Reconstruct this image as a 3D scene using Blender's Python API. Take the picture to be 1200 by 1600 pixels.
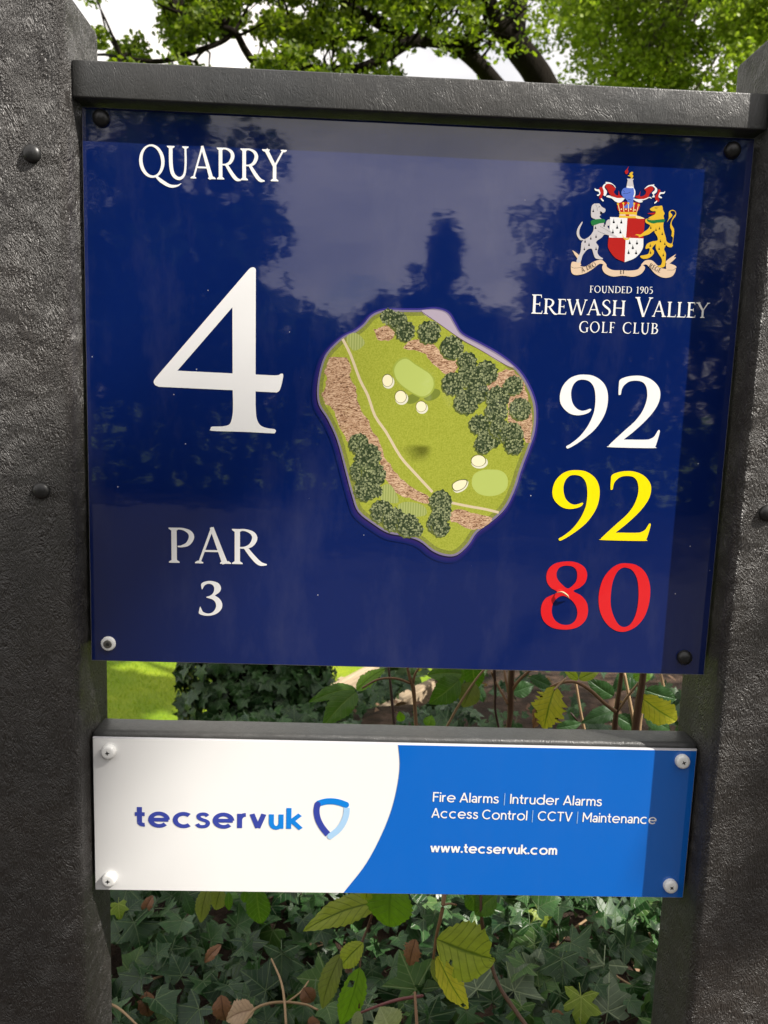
import bpy, bmesh, math, random
import numpy as np
from mathutils import Vector, Matrix, geometry
random.seed(7); rng = np.random.default_rng(7)
S = bpy.context.scene
for o in list(bpy.data.objects): bpy.data.objects.remove(o)
COL = S.collection
PI = math.pi

# ------------------------------------------------------------------ camera
Z0 = 1.2                                     # height of the course panel's top edge
CAM = np.array([-0.0471, -0.722, -0.2509 + Z0])
RC = np.array([[0.99900, -0.02900, 0.03470], [0.03040, -0.13720, -0.99010], [0.03340, 0.99010, -0.13620]])
cd = bpy.data.cameras.new('camera'); cam = bpy.data.objects.new('camera', cd); COL.objects.link(cam)
S.camera = cam
cd.sensor_fit = 'VERTICAL'; cd.sensor_height = 36; cd.sensor_width = 27; cd.lens = 27.0
cd.clip_start = 0.02; cd.clip_end = 2000
cd.dof.use_dof = True; cd.dof.focus_distance = 0.76; cd.dof.aperture_fstop = 12.0
M = Matrix([[RC[0][i], -RC[1][i], -RC[2][i]] for i in range(3)]).to_4x4()
q = M.to_quaternion(); q.normalize()
cam.matrix_world = Matrix.Translation(Vector(CAM)) @ q.to_matrix().to_4x4()
S.render.resolution_x = 768; S.render.resolution_y = 1024

# ------------------------------------------------------------------ light
SUN = Vector((1.95, -1.0, 2.2)).normalized()
elev = math.asin(SUN.z); azim = math.atan2(SUN.x, SUN.y)
ld = bpy.data.lights.new('sun', 'SUN'); ld.energy = 5.0; ld.angle = math.radians(0.53); ld.color = (1.0, 0.94, 0.86)
sun = bpy.data.objects.new('sun', ld); COL.objects.link(sun)
sun.rotation_euler = (-SUN).to_track_quat('-Z', 'Y').to_euler(); sun.location = (6, -3, 8)
S.view_settings.view_transform = 'Standard'; S.view_settings.look = 'None'
S.view_settings.gamma = 1; S.view_settings.use_curve_mapping = False
S.view_settings.exposure = 0.86
W = bpy.data.worlds.new('World'); S.world = W; W.use_nodes = True
nt = W.node_tree; nt.nodes.clear()
def wn(t, **k):
    n = nt.nodes.new(t)
    for a, b in k.items(): setattr(n, a, b)
    return n
sky = wn('ShaderNodeTexSky', sky_type='NISHITA', sun_disc=False, sun_elevation=elev, sun_rotation=azim)
sky.air_density = 1.0; sky.dust_density = 1.5
tc = wn('ShaderNodeTexCoord'); mp = wn('ShaderNodeMapping'); mp.inputs['Scale'].default_value = (1, 1, 2.2)
nz = wn('ShaderNodeTexNoise'); nz.inputs['Scale'].default_value = 2.3; nz.inputs['Detail'].default_value = 9; nz.inputs['Roughness'].default_value = .55
nz.inputs['Distortion'].default_value = .35
rp = wn('ShaderNodeValToRGB'); rp.color_ramp.elements[0].position = .30; rp.color_ramp.elements[1].position = .50
nz2 = wn('ShaderNodeTexNoise'); nz2.inputs['Scale'].default_value = 3.1; nz2.inputs['Detail'].default_value = 7
rp2 = wn('ShaderNodeValToRGB'); rp2.color_ramp.elements[0].position = .32; rp2.color_ramp.elements[1].position = .66
rp2.color_ramp.elements[0].color = (5.2, 5.2, 5.4, 1); rp2.color_ramp.elements[1].color = (10.6, 9.8, 9.0, 1)
mx = wn('ShaderNodeMix', data_type='RGBA'); bg = wn('ShaderNodeBackground'); bg.inputs[1].default_value = .095
wo = wn('ShaderNodeOutputWorld'); L = nt.links.new
L(tc.outputs['Generated'], mp.inputs[0]); L(mp.outputs[0], nz.inputs['Vector']); L(mp.outputs[0], nz2.inputs['Vector'])
L(nz.outputs['Fac'], rp.inputs[0]); L(nz2.outputs['Fac'], rp2.inputs[0])
L(rp.outputs[0], mx.inputs['Factor']); L(sky.outputs[0], mx.inputs['A']); L(rp2.outputs[0], mx.inputs['B'])
L(mx.outputs['Result'], bg.inputs[0]); L(bg.outputs[0], wo.inputs[0])

# ------------------------------------------------------------------ helpers
def ray(x, y): return RC.T @ np.array([(x-600)/1200, (y-800)/1200, 1.0])
def at(x, y, Y):                             # the point seen at photo pixel (x, y) on the plane Y
    d = ray(x, y); return CAM + d*(Y-CAM[1])/d[1]
def on_ground(x, y, z):
    d = ray(x, y); return CAM + d*(z-CAM[2])/d[2]
def pv(x, y):                                # photo pixel -> panel plane coordinates (X, Z)
    p = at(x, y, 0.0); return (p[0], p[2])

class Nodes:
    def __init__(s, m): s.m = m; s.t = m.node_tree; s.n = s.t.nodes; s.b = s.n['Principled BSDF']
    def a(s, t, ins=None, **k):
        n = s.n.new(t)
        for a, b in k.items(): setattr(n, a, b)
        for a, b in (ins or {}).items():
            if hasattr(b, 'is_linked') or hasattr(b, 'links'): s.t.links.new(b, n.inputs[a])
            else: n.inputs[a].default_value = b
        return n
    def l(s, a, b): s.t.links.new(a, b)
    def ramp(s, fac, stops, interp='LINEAR'):
        r = s.n.new('ShaderNodeValToRGB'); cr = r.color_ramp; cr.interpolation = interp
        while len(cr.elements) < len(stops): cr.elements.new(.5)
        for e, (p, c) in zip(cr.elements, stops):
            e.position = p; e.color = (c[0], c[1], c[2], 1) if hasattr(c, '__len__') else (c, c, c, 1)
        s.l(fac, r.inputs[0]); return r.outputs[0]
    def math(s, op, a, b=None, c=None):
        n = s.n.new('ShaderNodeMath'); n.operation = op
        for i, v in enumerate((a, b, c)):
            if v is None: continue
            if hasattr(v, 'links'): s.l(v, n.inputs[i])
            else: n.inputs[i].default_value = v
        return n.outputs[0]
    def mix(s, f, a, b, mode='MIX'):
        n = s.n.new('ShaderNodeMix'); n.data_type = 'RGBA'; n.blend_type = mode
        for k, v in (('Factor', f), ('A', a), ('B', b)):
            if hasattr(v, 'links'): s.l(v, n.inputs[k])
            else: n.inputs[k].default_value = v if k == 'Factor' else (v[0], v[1], v[2], 1)
        return n.outputs['Result']
    def noise(s, vec, scale, detail=4, rough=.5, dist=0):
        n = s.a('ShaderNodeTexNoise', {'Scale': scale, 'Detail': detail, 'Roughness': rough, 'Distortion': dist})
        if vec is not None: s.l(vec, n.inputs['Vector'])
        return n.outputs['Fac']
    def obj(s): return s.a('ShaderNodeTexCoord').outputs['Object']
    def mapping(s, vec, sc, rot=(0, 0, 0)):
        n = s.a('ShaderNodeMapping', {'Scale': sc, 'Rotation': rot}); s.l(vec, n.inputs[0]); return n.outputs[0]
def mat(name, col=(.5, .5, .5), rough=.5, spec=.5, metal=0):
    m = bpy.data.materials.new(name); m.use_nodes = True; N = Nodes(m); b = N.b
    b.inputs['Base Color'].default_value = (*col, 1); b.inputs['Roughness'].default_value = rough
    b.inputs['Specular IOR Level'].default_value = spec; b.inputs['Metallic'].default_value = metal
    return m, N
def link(o, parent=None):
    COL.objects.link(o)
    if parent is not None: o.parent = parent
    return o
def mesh_obj(name, v, f, mats, parent=None, mi=None, smooth=False, loc=None):
    me = bpy.data.meshes.new(name); me.from_pydata([tuple(map(float, p)) for p in v], [], [tuple(map(int, q)) for q in f])
    for m in (mats if isinstance(mats, (list, tuple)) else [mats]): me.materials.append(m)
    if mi is not None: me.polygons.foreach_set('material_index', mi)
    if smooth: me.polygons.foreach_set('use_smooth', [True]*len(me.polygons))
    me.update(); o = bpy.data.objects.new(name, me)
    if loc is not None: o.location = loc
    return link(o, parent)
def thing(name, label, cat, loc=(0, 0, 0), group=None):
    o = bpy.data.objects.new(name, None); o.location = loc; o.empty_display_size = .05; COL.objects.link(o)
    return tag(o, label, cat, group)
def tag(o, label=None, cat=None, group=None, kind=None):
    for k, v in (('label', label), ('category', cat), ('group', group), ('kind', kind)):
        if v: o[k] = v
    return o
def np_mesh(name, V, F, mats, parent=None, smooth=False, attr=None, uv=None):
    """V (n,3), F (m,k) with constant k; attr: per-vertex float 'tint'; uv: per-vertex"""
    me = bpy.data.meshes.new(name); n = len(V); m, k = F.shape
    me.vertices.add(n); me.vertices.foreach_set('co', V.astype(np.float32).ravel())
    me.loops.add(m*k); me.loops.foreach_set('vertex_index', F.astype(np.int32).ravel())
    me.polygons.add(m); me.polygons.foreach_set('loop_start', np.arange(0, m*k, k, dtype=np.int32))
    try: me.polygons.foreach_set('loop_total', np.full(m, k, dtype=np.int32))
    except Exception: pass
    if smooth: me.polygons.foreach_set('use_smooth', np.ones(m, dtype=bool))
    for q in (mats if isinstance(mats, (list, tuple)) else [mats]): me.materials.append(q)
    me.update(calc_edges=True); me.validate()
    if attr is not None:
        a = me.attributes.new('tint', 'FLOAT', 'POINT'); a.data.foreach_set('value', attr.astype(np.float32))
    if uv is not None:
        u = me.uv_layers.new(name='uv'); u.data.foreach_set('uv', uv[F.ravel()].astype(np.float32).ravel())
    o = bpy.data.objects.new(name, me); return link(o, parent)
def cr_open(P, n=8):
    P = [np.array(p, float) for p in P]; out = []
    Q = [2*P[0]-P[1]] + P + [2*P[-1]-P[-2]]
    for i in range(1, len(Q)-2):
        for k in range(n):
            t = k/n; a, b, c, d = Q[i-1], Q[i], Q[i+1], Q[i+2]
            out.append(.5*((2*b)+(-a+c)*t+(2*a-5*b+4*c-d)*t*t+(-a+3*b-3*c+d)*t**3))
    out.append(P[-1]); return out
def tube(P, R, n=7, smoothn=4):
    """smooth tapering tube through P with radii R -> verts, quads"""
    PR = cr_open([list(p)+[r] for p, r in zip(P, R)], smoothn) if len(P) > 2 and smoothn > 1 else [np.array(list(p)+[r], float) for p, r in zip(P, R)]
    V = []; F = []; up = np.array([.13, .27, 1.0])
    for i, q in enumerate(PR):
        a = PR[max(i-1, 0)][:3]; b = PR[min(i+1, len(PR)-1)][:3]; d = b-a; d = d/(np.linalg.norm(d)+1e-12)
        s = np.cross(d, up); 
        if np.linalg.norm(s) < .05: s = np.cross(d, np.array([1., 0, 0]))
        s /= np.linalg.norm(s); u = np.cross(s, d)
        for k in range(n):
            an = 2*PI*k/n; V.append(q[:3]+q[3]*(math.cos(an)*s+math.sin(an)*u))
    for i in range(len(PR)-1):
        for k in range(n): F.append((i*n+k, i*n+(k+1) % n, (i+1)*n+(k+1) % n, (i+1)*n+k))
    return V, F
def tube_obj(name, P, R, m, parent=None, n=8, sm=4):
    V, F = tube(P, R, n, sm)
    F = F + [tuple(range(n))[::-1], tuple(range(len(V)-n, len(V)))]
    return mesh_obj(name, V, F, m, parent, smooth=True)

# ------------------------------------------------------------------ flat print: a small painter on the panel plane
def curve(P, n=7):
    """closed smooth outline; a point (x, y, 1) is a corner"""
    N = len(P); out = []
    xy = [np.array(p[:2], float) for p in P]; c = [len(p) > 2 and p[2] for p in P]
    for i in range(N):
        b, d = xy[i], xy[(i+1) % N]
        if c[i] and c[(i+1) % N]: out.append(b); continue
        a = xy[i-1] if not c[i] else 2*b-d
        e = xy[(i+2) % N] if not c[(i+1) % N] else 2*d-b
        for k in range(n):
            t = k/n; out.append(.5*((2*b)+(-a+d)*t+(2*a-5*b+4*d-e)*t*t+(-a+3*b-3*d+e)*t**3))
    return out
def ell(cx, cy, rx, ry, rot=0, n=36):
    c, s = math.cos(rot), math.sin(rot)
    return [(cx+rx*math.cos(t)*c-ry*math.sin(t)*s, cy+rx*math.cos(t)*s+ry*math.sin(t)*c) for t in [2*PI*k/n for k in range(n)]]
def strip(P, Wd, n=5, cap=False):
    """variable-width stroke as quads"""
    PW = cr_open([list(p[:2])+[w] for p, w in zip(P, Wd)], n) if len(P) > 2 and n > 1 else [np.array(list(p[:2])+[w], float) for p, w in zip(P, Wd)]
    L_, R_ = [], []
    for i, q in enumerate(PW):
        a = PW[max(i-1, 0)][:2]; b = PW[min(i+1, len(PW)-1)][:2]; d = b-a; d /= (np.linalg.norm(d)+1e-12)
        nn = np.array([-d[1], d[0]])*q[2]/2; L_.append(q[:2]+nn); R_.append(q[:2]-nn)
    out = [[L_[i], R_[i], R_[i+1], L_[i+1]] for i in range(len(PW)-1)]
    if cap:
        out.append(ell(PW[0][0], PW[0][1], PW[0][2]/2, PW[0][2]/2, n=14)); out.append(ell(PW[-1][0], PW[-1][1], PW[-1][2]/2, PW[-1][2]/2, n=14))
    return out
def paint(polys):
    """polys: [(outline, colour index or -1 for a hole)], later ones on top -> verts2d, tris, colour per tri"""
    V = []; F = []; C = []
    for P, c in polys:
        P = [(float(p[0]), float(p[1])) for p in P]
        A = sum(P[i-1][0]*P[i][1]-P[i][0]*P[i-1][1] for i in range(len(P)))
        if abs(A) < 1e-9: continue
        if A < 0: P = P[::-1]
        F.append(list(range(len(V), len(V)+len(P)))); V += [Vector(p) for p in P]; C.append(c)
    v, e, f, ov, oe, of = geometry.delaunay_2d_cdt(V, [], F, 1, 1e-5, True)
    T = []; K = []
    for tri, o in zip(f, of):
        if not o: continue
        c = C[max(o)]
        if c < 0: continue
        T.append(tuple(tri)); K.append(c)
    return [tuple(p) for p in v], T, K
def printed(name, groups, mats, parent, lift=.0003, px=True, smoothn=None):
    """groups: list of poly lists, each painted on its own; outlines in photo pixels (px) or plane coordinates"""
    AV = []; AT = []; AK = []
    for g in groups:
        v, t, k = paint(g)
        o = len(AV)
        for p in v:
            X, Z = pv(*p) if px else p
            AV.append((X, -lift, Z))
        for q in t:
            a, b, c = [AV[o+i] for i in q]
            cr = (b[0]-a[0])*(c[2]-a[2])-(b[2]-a[2])*(c[0]-a[0])
            AT.append(tuple(o+i for i in (q if cr > 0 else q[::-1])))
        AK += k
    o = mesh_obj(name, AV, AT, mats, parent, AK)
    return o
def Zm(x0, y0, s): return lambda P: [(x0+p[0]/s, y0+p[1]/s)+tuple(p[2:]) for p in P]

# ------------------------------------------------------------------ materials
def lumber(name, base, scale=1.0):
    m, N = mat(name, base, .5, .62); oc = N.obj()
    big = N.noise(oc, 7, 3); mid = N.noise(oc, 55, 4, .6)
    c = N.mix(N.math('MULTIPLY_ADD', mid, 1.2, -.1), tuple(x*.75 for x in base), tuple(x*1.3 for x in base))
    c = N.mix(N.ramp(big, [(.35, 0.), (.7, .5)]), c, tuple(x*y for x, y in zip(base, (1.5, 1.3, 1.1))))
    # wrinkled skin with short diagonal fibres
    d = N.a('ShaderNodeTexNoise', {'Scale': 22.0, 'Detail': 2.0}); N.l(oc, d.inputs['Vector'])
    vm = N.a('ShaderNodeVectorMath', operation='MULTIPLY_ADD'); N.l(d.outputs['Color'], vm.inputs[0]); vm.inputs[1].default_value = (.035, .035, .035); N.l(oc, vm.inputs[2])
    f1 = N.noise(N.mapping(vm.outputs[0], (430, 430, 120), (.0, .5, .0)), 1.0, 2, .5, .35)
    f2 = N.noise(N.mapping(vm.outputs[0], (760, 760, 260), (.0, -.8, .0)), 1.0, 2, .5, .3)
    f3 = N.noise(N.mapping(oc, (150, 150, 90)), 1.0, 3, .5, .8)
    r1 = N.math('ABSOLUTE', N.math('SUBTRACT', f1, .5)); r2 = N.math('ABSOLUTE', N.math('SUBTRACT', f2, .5))
    h = N.math('ADD', N.math('MULTIPLY', r1, -1.7), N.math('ADD', N.math('MULTIPLY', r2, -1.3), N.math('MULTIPLY', f3, .18)))
    b = N.a('ShaderNodeBump', {'Strength': .95, 'Distance': .0034*scale}); N.l(h, b.inputs['Height']); N.l(b.outputs[0], N.b.inputs['Normal'])
    N.l(c, N.b.inputs['Base Color'])
    N.l(N.ramp(N.noise(oc, 130, 3), [(.3, .36), (.7, .46)]), N.b.inputs['Roughness'])
    return m
M_post = lumber('recycled_plastic_post', (.028, .0262, .0248))
M_rail = lumber('recycled_plastic_rail', (.027, .0285, .0288), .10)
def gloss(name, col, N=None, rough=.16, ior=1.56):
    if N is None: m, N = mat(name, col, rough, .5)
    else: m = N.m
    b = N.b; b.inputs['IOR'].default_value = ior; b.inputs['Roughness'].default_value = .35
    b.inputs['Specular IOR Level'].default_value = .0
    b.inputs['Coat Weight'].default_value = 1.0; b.inputs['Coat Roughness'].default_value = .035; b.inputs['Coat IOR'].default_value = 1.74
    oc = N.obj(); h = N.noise(N.mapping(oc, (30, 30, 55)), 1.0, 2); h2 = N.noise(oc, 6, 1)
    bp = N.a('ShaderNodeBump', {'Strength': .22, 'Distance': .0004}); N.l(N.math('ADD', h, N.math('MULTIPLY', h2, 3.)), bp.inputs['Height'])
    N.l(bp.outputs[0], b.inputs['Coat Normal'])
    return m
def dusty(name, col, speck, dens=.035, scale=70, film=.25, filmcol=(.25, .25, .27)):
    m, N = mat(name, col); oc = N.obj()
    v = N.a('ShaderNodeTexVoronoi', {'Scale': float(scale), 'Randomness': 1.0}); N.l(oc, v.inputs['Vector'])
    sep = N.a('ShaderNodeSeparateColor'); N.l(v.outputs['Color'], sep.inputs[0])
    rad = N.math('MULTIPLY', N.math('LESS_THAN', sep.outputs[0], dens), N.math('MULTIPLY_ADD', sep.outputs[1], .045, .012))
    sp = N.math('LESS_THAN', v.outputs['Distance'], rad)
    f = N.ramp(N.noise(N.mapping(oc, (14, 14, 5)), 1.0, 6, .65), [(.50, 0.), (.8, film*.5)])
    c = N.mix(f, col, filmcol); c = N.mix(N.math('MULTIPLY', sp, .75), c, speck)
    N.l(c, N.b.inputs['Base Color']); return gloss(name, col, N)
M_navy = dusty('navy_print', (.0024, .0115, .088), (.5, .5, .55), .13, 95, .16)
M_white_face = dusty('white_print', (.80, .80, .79), (.12, .10, .08), .035, 62, .12, (.55, .5, .45))
M_blue = dusty('bright_blue_print', (.001, .115, .50), (.5, .6, .75), .02, 80, .04)
M_wht = gloss('white_lettering', (.80, .80, .80)); M_yel = gloss('yellow_lettering', (.90, .70, .005))
M_red = gloss('red_lettering', (.62, .014, .018)); M_edge = mat('panel_edge', (.42, .42, .44), .4)[0]
M_logo1 = gloss('logo_navy', (.035, .055, .33)); M_logo2 = gloss('logo_blue', (.004, .20, .66)); M_logo3 = gloss('logo_pale', (.36, .57, .80))
M_bar = gloss('divider_pale', (.30, .50, .80))
M_bolt = mat('black_bolt_plastic', (.012, .012, .012), .38)[0]
M_cap = mat('white_cap_plastic', (.78, .78, .76), .35)[0]
M_steel, N = mat('screw_steel', (.30, .29, .27), .35, .5, .9)
M_black = mat('dark_socket', (.02, .02, .02), .6)[0]

# ------------------------------------------------------------------ the sign
sign = thing('golf_tee_sign', 'black recycled plastic tee sign with navy course panel above a white and blue sponsor panel', 'sign', (0, 0, 0))
def rounded_box(name, x0, x1, y0, y1, z0, z1, r, m, parent, axis='z', amp=.0006, step=.012, seg=5):
    """box with rounded edges lengthwise, skin slightly uneven"""
    if axis == 'z': a0, a1, b0, b1, l0, l1 = x0, x1, y0, y1, z0, z1
    else: a0, a1, b0, b1, l0, l1 = y0, y1, z0, z1, x0, x1
    ring = []
    for cx, cy, t0 in ((a1-r, b1-r, 0), (a0+r, b1-r, 90), (a0+r, b0+r, 180), (a1-r, b0+r, 270)):
        for k in range(seg+1):
            t = math.radians(t0+90*k/seg); ring.append((cx+r*math.cos(t), cy+r*math.sin(t), math.cos(t), math.sin(t)))
    full = []
    for i, p in enumerate(ring):
        q_ = ring[(i+1) % len(ring)]; full.append(p); d = math.hypot(q_[0]-p[0], q_[1]-p[1]); n = int(d/.012)
        for k in range(1, n): full.append((p[0]+(q_[0]-p[0])*k/n, p[1]+(q_[1]-p[1])*k/n, p[2], p[3]))
    n = len(full); nl = max(2, int((l1-l0)/step)); V = []; F = []
    e = min(r, .004)
    levels = [(l0, .0 if axis == 'z' else -e*.9), (l0+e, 0)] + [(l0+e+(l1-l0-2*e)*k/nl, 0) for k in range(1, nl)] + [(l1-e, 0), (l1-e*.3, -e*.3), (l1, -e)]
    from mathutils import noise as mn
    for l, ins in levels:
        for a, b, na, nb in full:
            w = amp*mn.noise(Vector((a*60, b*60, l*35))) + amp*1.5*mn.noise(Vector((a*9+3, b*9, l*6)))
            aa, bb = a+na*(ins+w), b+nb*(ins+w)
            V.append((aa, bb, l) if axis == 'z' else (l, aa, bb))
    for i in range(len(levels)-1):
        for k in range(n):
            f = (i*n+k, i*n+(k+1) % n, (i+1)*n+(k+1) % n, (i+1)*n+k); F.append(f)
    F.append(tuple(range(n))[::-1]); F.append(tuple(range(len(V)-n, len(V))))
    o = mesh_obj(name, V, F, m, parent, smooth=True)
    o.data.polygons[-1].use_smooth = False; o.data.polygons[-2].use_smooth = False
    return o
postL = rounded_box('post', -.396, -.3035, -.0275, .062, -.3, Z0+.0855, .0085, M_post, sign, amp=.00014)
postR = rounded_box('post', .3035, .396, -.0275, .062, -.3, Z0+.0855, .0085, M_post, sign, amp=.00014)
top_rail = rounded_box('top_rail', -.3030, .3030, -.0145, .026, Z0+.0022, Z0+.0325, .0015, M_rail, sign, 'x', amp=.0001)
back_rail = rounded_box('backing_board', -.3029, .3029, .0036, .030, Z0-.49, Z0-.0005, .004, M_rail, sign, 'x')
low_rail = rounded_box('lower_rail', -.3029, .3029, .0036, .0375, Z0-.735, Z0-.5765, .0055, M_rail, sign, 'x', amp=.0005)
def panel(name, x0, x1, z0, z1, m, label):
    th = .003; c = .0006
    V = [(x0+c, 0, z0+c), (x1-c, 0, z0+c), (x1-c, 0, z1-c), (x0+c, 0, z1-c), (x0, c, z0), (x1, c, z0), (x1, c, z1), (x0, c, z1), (x0, th, z0), (x1, th, z0), (x1, th, z1), (x0, th, z1)]
    F = [(0, 1, 2, 3), (9, 8, 11, 10)] + [(i, i+4, (i+1) % 4+4, (i+1) % 4) for i in range(4)] + [(i+4, i+8, (i+1) % 4+8, (i+1) % 4+4) for i in range(4)]
    return tag(mesh_obj(name, V, F, [m, M_edge], sign, [0]+[1]*9), label)
main = panel('course_panel', -.3, .3, Z0-.5035, Z0, M_navy, 'glossy navy course information panel')
spons = panel('sponsor_panel', -.3003, .3004, Z0-.7432, Z0-.5816, M_white_face, 'white and blue sponsor panel')

def dome(name, c, r, h, m, parent, flat=False, n=20):
    V = []; F = []; rows = 7
    prof = [(r, 0), (r, h*.25)] + [(r*math.cos(t), h*.25+h*.75*math.sin(t)) for t in [PI/2*k/5 for k in range(1, 5)]] if not flat else \
           [(r, 0), (r, h*.55), (r*.93, h*.85), (r*.78, h), (r*.5, h*1.02)]
    for rr, d in prof:
        for k in range(n): V.append((rr*math.cos(2*PI*k/n), -d, rr*math.sin(2*PI*k/n)))
    for i in range(len(prof)-1):
        for k in range(n): F.append((i*n+k, i*n+(k+1) % n, (i+1)*n+(k+1) % n, (i+1)*n+k))
    V.append((0, -(h if not flat else h*1.02), 0)); t = len(V)-1; b = (len(prof)-1)*n
    for k in range(n): F.append((b+k, b+(k+1) % n, t))
    o = mesh_obj(name, V, F, m, parent, smooth=True); o.location = c
    return o
def cross(name, c, r, parent, m, star=False, rot=.3):
    n = 6 if star else 4; P = []
    for k in range(n*2):
        a = rot+PI*k/n; rr = r if k % 2 == 0 else r*(.62 if star else .38); P.append((rr*math.cos(a), 0, rr*math.sin(a)))
    V = P+[(p[0], -.0006, p[2]) for p in P]; k2 = n*2
    F = [tuple(range(k2, 2*k2))]+[(i, (i+1) % k2, k2+(i+1) % k2, k2+i) for i in range(k2)]
    o = mesh_obj(name, V, F, m, parent); o.location = c; return o
for (x, z, py, par) in ((-.3322, Z0-.0495, -.0272, postL), (-.3318, Z0-.3365, -.0272, postL), (.3313, Z0-.3365, -.0272, postR), (.3313, Z0-.0495, -.0272, postR)):
    dome('bolt', (x, py, z), .0077, .0058, M_bolt, par)
for x, z in ((-.2827, Z0-.0095), (.2798, Z0-.0115), (.2782, Z0-.4855)):
    dome('screw', (x, -.0001, z), .0074, .0068, M_bolt, main)
s = dome('screw', (-.2833, -.0001, Z0-.4858), .0071, .0026, M_cap, main, True); tag(s, 'white screw cap with bare steel star socket')
for x, z, ro in ((-.2843, Z0-.5950, .1), (.2854, Z0-.5931, .5), (-.2856, Z0-.7302, .0), (.2849, Z0-.7284, .9)):
    s = dome('screw', (x, -.0001, z), .0072, .0056, M_cap, spons, True)
# steel star in the lower-left cap: a third level piece is not allowed under a sub-part, so the recesses are siblings of the caps
ring = dome('screw_socket', (-.2833, -.0027, Z0-.4858), .0041, .0007, M_steel, main, True); cross('screw_recess', (-.2833, -.0035, Z0-.4858), .0022, main, M_black, True)
for x, z, ro in ((-.2843, Z0-.5950, .1), (.2854, Z0-.5931, .5), (-.2856, Z0-.7302, .0), (.2849, Z0-.7284, .9)):
    cross('screw_recess', (x, -.0056, z), .0024, spons, M_black, False, ro)

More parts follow.
